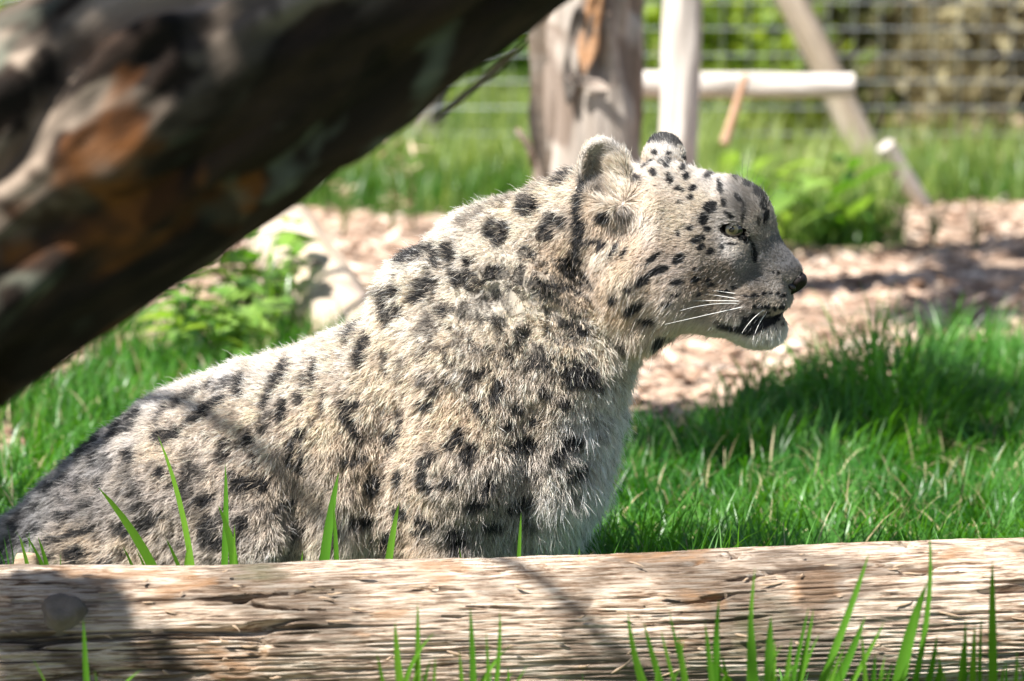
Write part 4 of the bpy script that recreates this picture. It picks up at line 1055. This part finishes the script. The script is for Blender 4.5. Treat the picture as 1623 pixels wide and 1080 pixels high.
def make_fur(n, width=0.30, seed=1, lenk=1.0, stray=False, KP=5):
    p, nn = scatter(n, density)
    o, col = coat(p)
    ho = hash01((p[:, 0] * 31).astype(int), (p[:, 1] * 31).astype(int), (p[:, 2] * 31).astype(int), seed)
    flow = np.stack([o[:, 0], o[:, 1], np.zeros(n)], 1)
    # cheek whorl in front of the ear: hair fans out from it
    for (wa, wb, rad, st) in ((1003, 318, 46, 1.6),):
        dx, dy = p[:, 0] - wa, p[:, 1] - wb; r = np.hypot(dx, dy) + 1e-3
        f = st * np.exp(-(r / rad) ** 2)
        flow[:, 0] += f * dx / r; flow[:, 1] += f * dy / r
    # near and far ear: short hair on rim and back, long pale hair sweeping up inside
    inn = np.zeros(n, bool); rim = np.zeros(n, bool)
    for (ec, R), rad in ((EAR_N, (38, 60, 26)), (EAR_F, (36, 44, 24))):
        ed = ellip(p, ec, R, rad); inear = (ed < 7) & (p[:, 1] < ec[1] + rad[1] * .62)
        fac = nn @ np.array(R[2])
        inn |= inear & (fac > .25); rim |= inear & (fac <= .25)
    sd_ = np.where(p[:, 2] > 0, 1, 0)
    flow[inn] = np.array([-.55, -.75, .0]); flow[rim] = np.array([-.25, -1, 0])
    frontness = sstep(960, 996, p[:, 0])
    o[inn, 2] = (np.where(p[:, 2] > 0, (9 + 15 * frontness) * (1 - .5 * sstep(262, 235, p[:, 1])), 6))[inn]; o[inn, 3] = .3; o[rim, 2] = 7; o[rim, 3] = .25
    gk2 = (.44 + .38 * frontness)[:, None] * np.array([1, .93, .84])
    top_ = sstep(262, 232, p[:, 1])[:, None]
    gk2 = gk2 * (1 - top_) + np.array([.60, .59, .57]) * top_
    nearear = inn & (p[:, 2] > 0)
    col[nearear] = gk2[nearear]
    flow[:, 0] += 0.28 * vnoise(p / 30, 51) ; flow[:, 1] += 0.28 * vnoise(p / 30, 52)
    flow[:, 2] += 0.25 * vnoise(p / 26, 53)
    headL = (p[:, 0] > 965) & (p[:, 1] < 565)
    L = np.where((o[:, 2] > 15) & ~headL, 15 + (o[:, 2] - 15) * np.where(o[:, 2] > 34, .9, .45), o[:, 2]) * lenk * (1 - .52 * np.exp(-(((p[:, 0] - 855) / 120) ** 2 + ((p[:, 1] - 460) / 90) ** 2))) * (0.65 + 0.6 * rng.random(n)) * (1 + 0.25 * vnoise(p / 22, 54))
    lift = np.clip(o[:, 3] * (0.75 + 0.5 * rng.random(n)), 0.08, 0.9)
    if stray: L *= 1.5; lift = np.clip(lift * 1.7, 0, .95)
    head = (p[:, 0] > 960) & (p[:, 1] < 560)
    tang = flow - (flow * nn).sum(1, keepdims=True) * nn
    tang /= np.linalg.norm(tang, axis=1, keepdims=True) + 1e-6
    jit = rng.normal(0, 1, (n, 3)) * np.where(head, 0.16, 0.26)[:, None]
    d0 = tang + jit
    # clumps: tips lean to a shared centre
    cs = np.clip(o[:, 2] * 0.32, 3.0, 12)
    qq = p / cs[:, None] + 0.8 * np.stack([vnoise(p / 15, 61), vnoise(p / 15, 62), vnoise(p / 15, 63)], 1)
    ci = np.floor(qq).astype(np.int64)
    cj = np.stack([hash01(ci[:, 0], ci[:, 1], ci[:, 2], s) for s in (91, 92, 93)], 1)
    toc = (ci + 0.2 + 0.6 * cj - qq) * cs[:, None]
    toc -= (toc * nn).sum(1, keepdims=True) * nn
    ck = (0.75 if not stray else 0.2) * np.clip(o[:, 2] / 16, 0.25, 1)
    crand = hash01(ci[:, 0], ci[:, 1], ci[:, 2], 95)
    cvec = np.stack([hash01(ci[:, 0], ci[:, 1], ci[:, 2], 101 + s) - .5 for s in range(3)], 1)
    L *= 0.82 + 0.36 * crand
    d0 = d0 + cvec * np.where(head, 0.35, 0.8)[:, None]
    pts = np.empty((n, KP, 3)); cur = p - nn * 1.0
    for i in range(KP):
        t = i / (KP - 1)
        pts[:, i] = cur + toc * (ck * t ** 1.4)[:, None]
        lf = lift * (1.25 - 0.9 * t)
        dd = d0 * (1 - lf)[:, None] + nn * lf[:, None] + np.array([0, 0.12 * t, 0])
        dd /= np.linalg.norm(dd, axis=1, keepdims=True)
        cur = cur + dd * (L / (KP - 1))[:, None]
    tip = p + (pts[:, -1] - p) * 0.45
    tip = tip + rng.normal(0, 1, (n, 3)) * np.where(head, 0.5, 1.6)[:, None]
    k = np.maximum(spots(tip), far_ear_black(p))
    k = np.where(rng.random(n) < 0.06 * (~head) + .01, k * 0.25, k)
    k = np.where(k > 0.55 * rng.random(n), np.minimum(1, k * 1.25), k * 0.3)
    var = (0.74 + 0.42 * rng.random(n)) * np.where(head, 0.86 + 0.26 * crand, 0.62 + 0.62 * crand)
    # undercoat warmth
    warm = np.clip(0.5 + 0.9 * fbm(p / 34, 2, 71), 0, 1)
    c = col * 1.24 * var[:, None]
    c = c * (1 + np.stack([0.02 * warm, -0.018 - 0.025 * warm, -0.01 - 0.12 * warm], 1))
    dk = rng.random(n) < np.where(head, 0.06, 0.13)
    c[dk] *= 0.35
    kk = np.clip(k, 0, 1)[:, None]
    c = c * (1 - kk) + np.array([.013, .012, .013]) * kk
    if stray: c = c * .5 + .45
    cv = bpy.data.hair_curves.new('fur')
    cv.add_curves([KP] * n)
    W = (L2W(pts.reshape(-1, 3)) - ORI).astype(np.float32)
    cv.points.foreach_set('position', W.ravel())
    prof = np.array([1.0, 1.0, 0.85, 0.6, 0.12]) if KP == 5 else np.linspace(1, .1, KP)
    wd = width * 1e-3 * np.clip((L / 16) ** 0.4, .6, 1.25) * (0.75 + 0.5 * rng.random(n))
    cv.points.foreach_set('radius', (wd[:, None] * prof).astype(np.float32).ravel())
    at_ = cv.attributes.new('hcol', 'FLOAT_COLOR', 'CURVE')
    cc = np.ones((n, 4), np.float32); cc[:, :3] = np.clip(c, 0, .95)
    at_.data.foreach_set('color', cc.ravel())
    return cv

m = NT('fur_hair')
at = m.n('ShaderNodeAttribute', attribute_name='hcol')
hi = m.n('ShaderNodeHairInfo')
g = m.ramp(hi.outputs['Intercept'], [(0.0, (.36, .31, .27)), (0.5, (.90, .87, .84)), (1.0, (1.0, 1.0, 1.0))])  # banded hair, roots darkened further to paint shaded gaps in the fur
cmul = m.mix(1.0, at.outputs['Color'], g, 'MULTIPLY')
df = m.n('ShaderNodeBsdfDiffuse'); m.l(cmul, df.inputs['Color'])
tr = m.n('ShaderNodeBsdfTranslucent'); m.l(cmul, tr.inputs['Color'])
hr = m.n('ShaderNodeBsdfHair', component='Reflection'); hr.inputs['RoughnessU'].default_value = .35; hr.inputs['RoughnessV'].default_value = .8
hr.inputs['Color'].default_value = (.9, .9, .92, 1)
mx = m.n('ShaderNodeMixShader'); mx.inputs[0].default_value = .30; m.l(df.outputs[0], mx.inputs[1]); m.l(tr.outputs[0], mx.inputs[2])
mx2 = m.n('ShaderNodeMixShader'); mx2.inputs[0].default_value = .06; m.l(mx.outputs[0], mx2.inputs[1]); m.l(hr.outputs[0], mx2.inputs[2])
fur_m = m.done(mx2.outputs[0])
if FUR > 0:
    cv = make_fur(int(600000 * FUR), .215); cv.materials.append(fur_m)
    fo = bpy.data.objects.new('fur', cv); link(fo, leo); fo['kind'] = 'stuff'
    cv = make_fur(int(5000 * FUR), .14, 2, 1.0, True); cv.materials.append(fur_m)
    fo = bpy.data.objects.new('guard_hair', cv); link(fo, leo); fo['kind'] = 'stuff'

# ---- eyes, nose, whiskers
def surf_w(a, b, side=1, w0=200.0):
    p = np.array([[a, b, side * w0]], np.float32)
    for _ in range(80):
        d = sdf(p)[0]
        if d < .2: break
        p[0, 2] -= side * max(d * .8, .15)
        if abs(p[0, 2]) < 3: break
    return abs(float(p[0, 2]))

def uv_ball(r, nu=28, nv=18, sq=(1, 1, 1)):
    V = [(0, 0, r)]
    for j in range(1, nv):
        th = math.pi * j / nv
        for i in range(nu):
            ph = 2 * math.pi * i / nu
            V.append((r * math.sin(th) * math.cos(ph), r * math.sin(th) * math.sin(ph), r * math.cos(th)))
    V.append((0, 0, -r))
    q = []; t = []
    for i in range(nu):
        t.append((0, 1 + i, 1 + (i + 1) % nu)); b = 1 + (nv - 2) * nu; t.append((len(V) - 1, b + (i + 1) % nu, b + i))
    for j in range(nv - 2):
        for i in range(nu):
            a = 1 + j * nu; q.append((a + i, a + nu + i, a + nu + (i + 1) % nu, a + (i + 1) % nu))
    return np.array(V) * np.array(sq), [np.array(t), np.array(q)]

m = NT('eye_ball'); co = coords(m)        # iris around local +Z
sep = m.n('ShaderNodeSeparateXYZ'); m.l(co, sep.inputs[0])
ln = m.n('ShaderNodeCombineXYZ'); m.l(sep.outputs[0], ln.inputs[0]); m.l(sep.outputs[1], ln.inputs[1])
le = m.n('ShaderNodeVectorMath', operation='LENGTH'); m.l(ln.outputs[0], le.inputs[0])
sc_ = m.n('ShaderNodeMath', operation='DIVIDE'); m.l(le.outputs['Value'], sc_.inputs[0]); sc_.inputs[1].default_value = 0.0100
nz = m.noise(m.mapping(co, (900, 900, 20)), 1, 3)
ir = m.ramp(sc_.outputs[0], [(0.0, (.002,) * 3), (0.33, (.002,) * 3), (0.38, (.06, .05, .024)), (0.58, (.085, .075, .042)), (0.74, (.09, .085, .06)), (0.80, (.01, .01, .01)), (1.0, (.01, .008, .008))])
ir = m.mix(m.mix(.75, nz, (0, 0, 0)), ir, (.03, .028, .018))
eye_m = m.done(m.principled(ir, .06, spec=.6, Coat_Weight=.3, Coat_Roughness=.02))
m = NT('wet_black'); nose_dark = m.done(m.principled((.012, .011, .012), .3, spec=.5))
for side in (1, -1):
    ws_ = surf_w(EYE[0] - 9, EYE[1] - 14, side)
    c = np.array([EYE[0], EYE[1], side * (ws_ - 20)])
    V, F = uv_ball(19 * S_L)
    eo = mobj('eye', mesh_np('eye', V, F, eye_m, True), leo)
    look = L2Wdir(np.array([[.05, -.06, side * .95]]))[0]
    eo.rotation_euler = Vector(look).to_track_quat('Z', 'Y').to_euler()
    eo.location = L2W(c) - ORI
# nose leather: shaped pad with comma-like nostrils
m = NT('nose_leather'); co = coords(m)
nn_ = m.noise(co, 900, 3)
nose_m = m.done(m.principled(m.ramp(nn_, [(.3, (.008, .007, .007)), (.7, (.024, .017, .016))]), .55, m.bump(nn_, .4, .0006), spec=.2))
V, F = uv_ball(1.0, 36, 24)
th = V.copy()
# pad: local x forward, y sideways, z up ; widest on top, pointed below
X = th[:, 0]; Y = th[:, 1]; Z = th[:, 2]
wid = 20 * (0.42 + 0.58 * sstep(-1.0, .35, Z))
nost = np.exp(-(((np.abs(Y) - .72) / .22) ** 2 + ((Z + .12) / .34) ** 2)) * (X > -.7)
pv = np.stack([1255.5 + X * (15 + 2.5 * Z) * (1 - .38 * nost) + 3.5 * (Z > 0) * Z - 15.0 * (Z < 0) * np.abs(Z) ** 1.2, 444 - Z * 19, Y * wid * (1 - .22 * nost)], 1)
nose_o = mobj('nose', mesh_np('nose', L2W(pv) - ORI, F, nose_m, True), leo)
for side in (1, -1):
    V, F = uv_ball(1.0, 18, 12)
    pv = np.stack([1250 + V[:, 0] * 7, 446 + V[:, 2] * 6 + V[:, 0] * 3.0, side * (15.0 + V[:, 1] * 4.5)], 1)
    mobj('nostril', mesh_np('nostril', L2W(pv) - ORI, F, nose_dark, True), nose_o)

m = NT('whisker_hair'); wh_m = m.done(m.principled((.85, .84, .80), .35, spec=.5))
m = NT('brow_hair'); bh_m = m.done(m.principled((.10, .09, .09), .5, spec=.3))
def tube(pts, r0, r1, sides=5):
    pts = np.asarray(pts, float); n = len(pts); V = []; 
    for i in range(n):
        t = pts[min(i + 1, n - 1)] - pts[max(i - 1, 0)]; t /= np.linalg.norm(t) + 1e-12
        u = np.cross(t, [0.3, 0.2, 1]); u /= np.linalg.norm(u); v = np.cross(t, u)
        r = r0 + (r1 - r0) * i / (n - 1)
        for k in range(sides):
            an = 2 * math.pi * k / sides; V.append(pts[i] + r * (math.cos(an) * u + math.sin(an) * v))
    Q = [(i * sides + k, i * sides + (k + 1) % sides, (i + 1) * sides + (k + 1) % sides, (i + 1) * sides + k) for i in range(n - 1) for k in range(sides)]
    return np.array(V), np.array(Q)
def bez(p0, p1, p2, n=14):
    t = np.linspace(0, 1, n)[:, None]
    return (1 - t) ** 2 * np.array(p0) + 2 * t * (1 - t) * np.array(p1) + t ** 2 * np.array(p2)
WH = [((1174,455),(1105,440),(1036,434),56),((1177,463),(1110,446),(1060,452),50),((1183,466),(1120,460),(1040,466),54),((1186,474),(1130,484),(1076,496),66),
      ((1168,461),(1120,452),(1060,458),30),((1178,470),(1140,462),(1100,474),66),((1216,478),(1196,490),(1183,514),22),((1214,488),(1206,498),(1201,516),16),((1160,462),(1090,470),(1050,494),40)]
for side in (1, -1):
    for (a0, a1, a2, out) in WH:
        w0 = surf_w(*a0, side) - 1
        pts = bez((*a0, side * w0), (*a1, side * (w0 + out * .75)), (*a2, side * (w0 + out * 1.1)))
        V, Q = tube(L2W(pts) - ORI, .00050, .00016)
        mobj('whisker', mesh_np('whisker', V, Q, wh_m, True), leo)
V, Q = tube(L2W(bez((1040, 437, 118), (1033, 425, 122), (1050, 403, 124))) - ORI, .0003, .0001); mobj('whisker', mesh_np('whisker', V, Q, wh_m, True), leo)
for (a, b, ta, tb, w) in ((1175,296,1178,238,14),(1180,300,1188,240,10),(1190,306,1204,262,8),(1196,312,1216,270,12),(1200,318,1222,286,6),(1186,302,1196,268,16),(1204,326,1226,300,8)):
    V, Q = tube(L2W(bez((a, b, w), ((a + ta) / 2 - 5, (b + tb) / 2, w + 8), (ta, tb, w + 20))) - ORI, .00028, .00008)
    mobj('brow_whisker', mesh_np('brow_whisker', V, Q, bh_m, True), leo)

# ================================================================== GRASS TUFTS AT THE FALLEN LOG
tuft_m = mat_leaf('tuft_grass', (.05, .19, .015), (.17, .36, .04), .45, .35, .4)
def blade_mesh(pts, w, fold=.35, tint=.5, origin=(0, 0, 0)):
    pts = np.asarray(pts, float); n = len(pts); V = []
    for i in range(n):
        t = i / (n - 1); tg = pts[min(i + 1, n - 1)] - pts[max(i - 1, 0)]; tg /= np.linalg.norm(tg) + 1e-12
        s = np.cross(tg, FWD); s /= np.linalg.norm(s) + 1e-9
        s = s * .92 + FWD * .38; nn = np.cross(s, tg)
        ww = w * .5 * (min(1, .5 + t * 2) * (1 - t ** 3.4) ** .85) + 1e-5
        V += [pts[i] - s * ww, pts[i] + nn * ww * fold, pts[i] + s * ww]
    Q = [(i * 3 + k, i * 3 + k + 1, i * 3 + k + 4, i * 3 + k + 3) for i in range(n - 1) for k in range(2)]
    V = np.array(V) - np.array(origin)
    return mesh_np('blade', V, np.array(Q), tuft_m, True, np.full((len(V), 3), tint))
def tuft(u, d, bl, label, seed=0):
    """bl: list of (root offset px, tip u, tip v, bend px, width px, depth offset at tip)"""
    r = np.random.default_rng(seed); base = CAM + (FWD * d + (u - 811.5) / FPX * d * RIGHT); base[2] = 0
    root = empty('grass_tuft', tuple(base)); tag(root, label, 'grass tuft', 'grass tufts along the fallen log')
    if d < 3.5:
        for _ in range(len(bl) + 2):
            du_ = r.uniform(-45, 45); bl = bl + [(du_, u + du_ * 1.2 + r.normal(0, 48), 1085 - r.uniform(5, 95) * r.uniform(.4, 1), r.normal(0, 20), r.uniform(3, 8), r.uniform(-.02, .03))]
    for k, (du, tu, tv, bd, w, dz) in enumerate(bl):
        p0 = base + RIGHT * du * d / FPX
        p2 = P(tu, tv, d + dz); L = p2 - p0
        p1 = p0 + L * .5 + np.array([bd * 1.8 * d / FPX, 0, np.linalg.norm(L) * .12])
        mobj('blade', blade_mesh(bezq(p0, p1, p2, 10), w * 1.3 * d / FPX, .35, float(r.uniform(.2, 1)), base), root)
# between the log and the leopard
DB = 3.70
tuft(300, DB, [(-8, 155, 772, 12, 15, 0), (10, 250, 690, 14, 9, .02), (40, 357, 735, 6, 10, .01), (44, 300, 862, -26, 9, 0), (50, 345, 800, 24, 14, 0), (18, 262, 852, 4, 8, 0), (62, 372, 830, 0, 6, 0), (-60, 194, 865, 6, 7, 0), (-46, 215, 870, 8, 6, 0)], 'grass tuft with a long arching blade rising against the leopard flank', 1)
tuft(90, DB, [(0, 60, 850, 4, 9, 0), (16, 40, 846, 6, 7, 0), (-34, 30, 848, 4, 8, 0)], 'short grass blades behind the left end of the log', 2)
tuft(505, DB, [(-8, 537, 748, -4, 15, 0), (28, 528, 795, 2, 8, 0), (-26, 480, 872, -6, 6, 0), (95, 633, 795, -4, 12, 0)], 'grass tuft with wide upright blades below the leopard elbow', 3)
tuft(790, DB, [(-50, 728, 868, 2, 6, 0), (26, 826, 812, 0, 7, 0), (-140, 660, 885, -16, 6, 0)], 'thin grass blades in front of the leopard forelegs', 4)
tuft(918, DB, [(0, 918, 866, 0, 9, 0), (12, 940, 884, 4, 5, 0)], 'stubby grass blade beside the white chest', 5)
# in front of the log
DF = 3.21
tuft(135, DF, [(0, 132, 980, -2, 10, 0), (8, 150, 1060, 4, 6, 0)], 'single upright grass blade in front of the knotty log end', 6)
tuft(655, DF, [(0, 662, 955, 2, 9, 0), (-4, 626, 985, -6, 12, 0), (-30, 597, 1035, 0, 8, 0), (14, 690, 1040, 4, 6, 0)], 'grass tuft of slim blades growing before the log near its dark crack', 7)
tuft(750, DF, [(-12, 728, 1030, 0, 8, 0), (0, 745, 962, 2, 10, 0), (14, 792, 965, 10, 7, 0), (20, 770, 1000, 4, 6, 0)], 'grass tuft with a forked pair of blades in front of the log', 8)
tuft(1090, DF, [(-20, 995, 970, -16, 10, 0), (0, 1000, 1000, -20, 11, 0), (10, 1020, 985, -10, 10, 0), (24, 1075, 1005, -4, 11, 0), (40, 1060, 965, -8, 6, 0), (56, 1117, 985, 0, 9, 0), (70, 1140, 950, -12, 11, 0)], 'spreading grass tuft leaning towards the leopard in front of the log', 9)
tuft(1240, DF, [(-40, 1197, 898, -8, 8, 0), (-24, 1190, 960, -6, 14, 0), (-10, 1222, 975, -4, 15, 0), (6, 1290, 965, 4, 9, 0), (14, 1378, 875, 14, 11, 0), (22, 1372, 975, 16, 13, 0), (0, 1255, 1010, 0, 9, 0), (30, 1335, 1030, 6, 8, 0), (-4, 1282, 962, 2, 7, 0), (36, 1402, 985, 14, 8, 0)], 'dense grass tuft of many blades in front of the log', 10)
tuft(1420, DF, [(-8, 1470, 922, -6, 18, 0), (2, 1472, 836, 26, 8, 0), (14, 1485, 1005, 14, 10, 0), (20, 1490, 1045, 18, 14, 0), (-20, 1388, 1035, -6, 9, 0), (-30, 1365, 1000, 0, 7, 0)], 'grass tuft with one broad pale blade in front of the log', 11)
tuft(1570, DF, [(20, 1573, 888, -2, 12, 0), (-20, 1545, 990, 0, 10, 0), (-36, 1530, 980, 2, 8, 0), (0, 1556, 975, -4, 6, 0), (30, 1612, 1030, 8, 7, 0)], 'tall slim grass blade tuft in front of the right end of the log', 12)
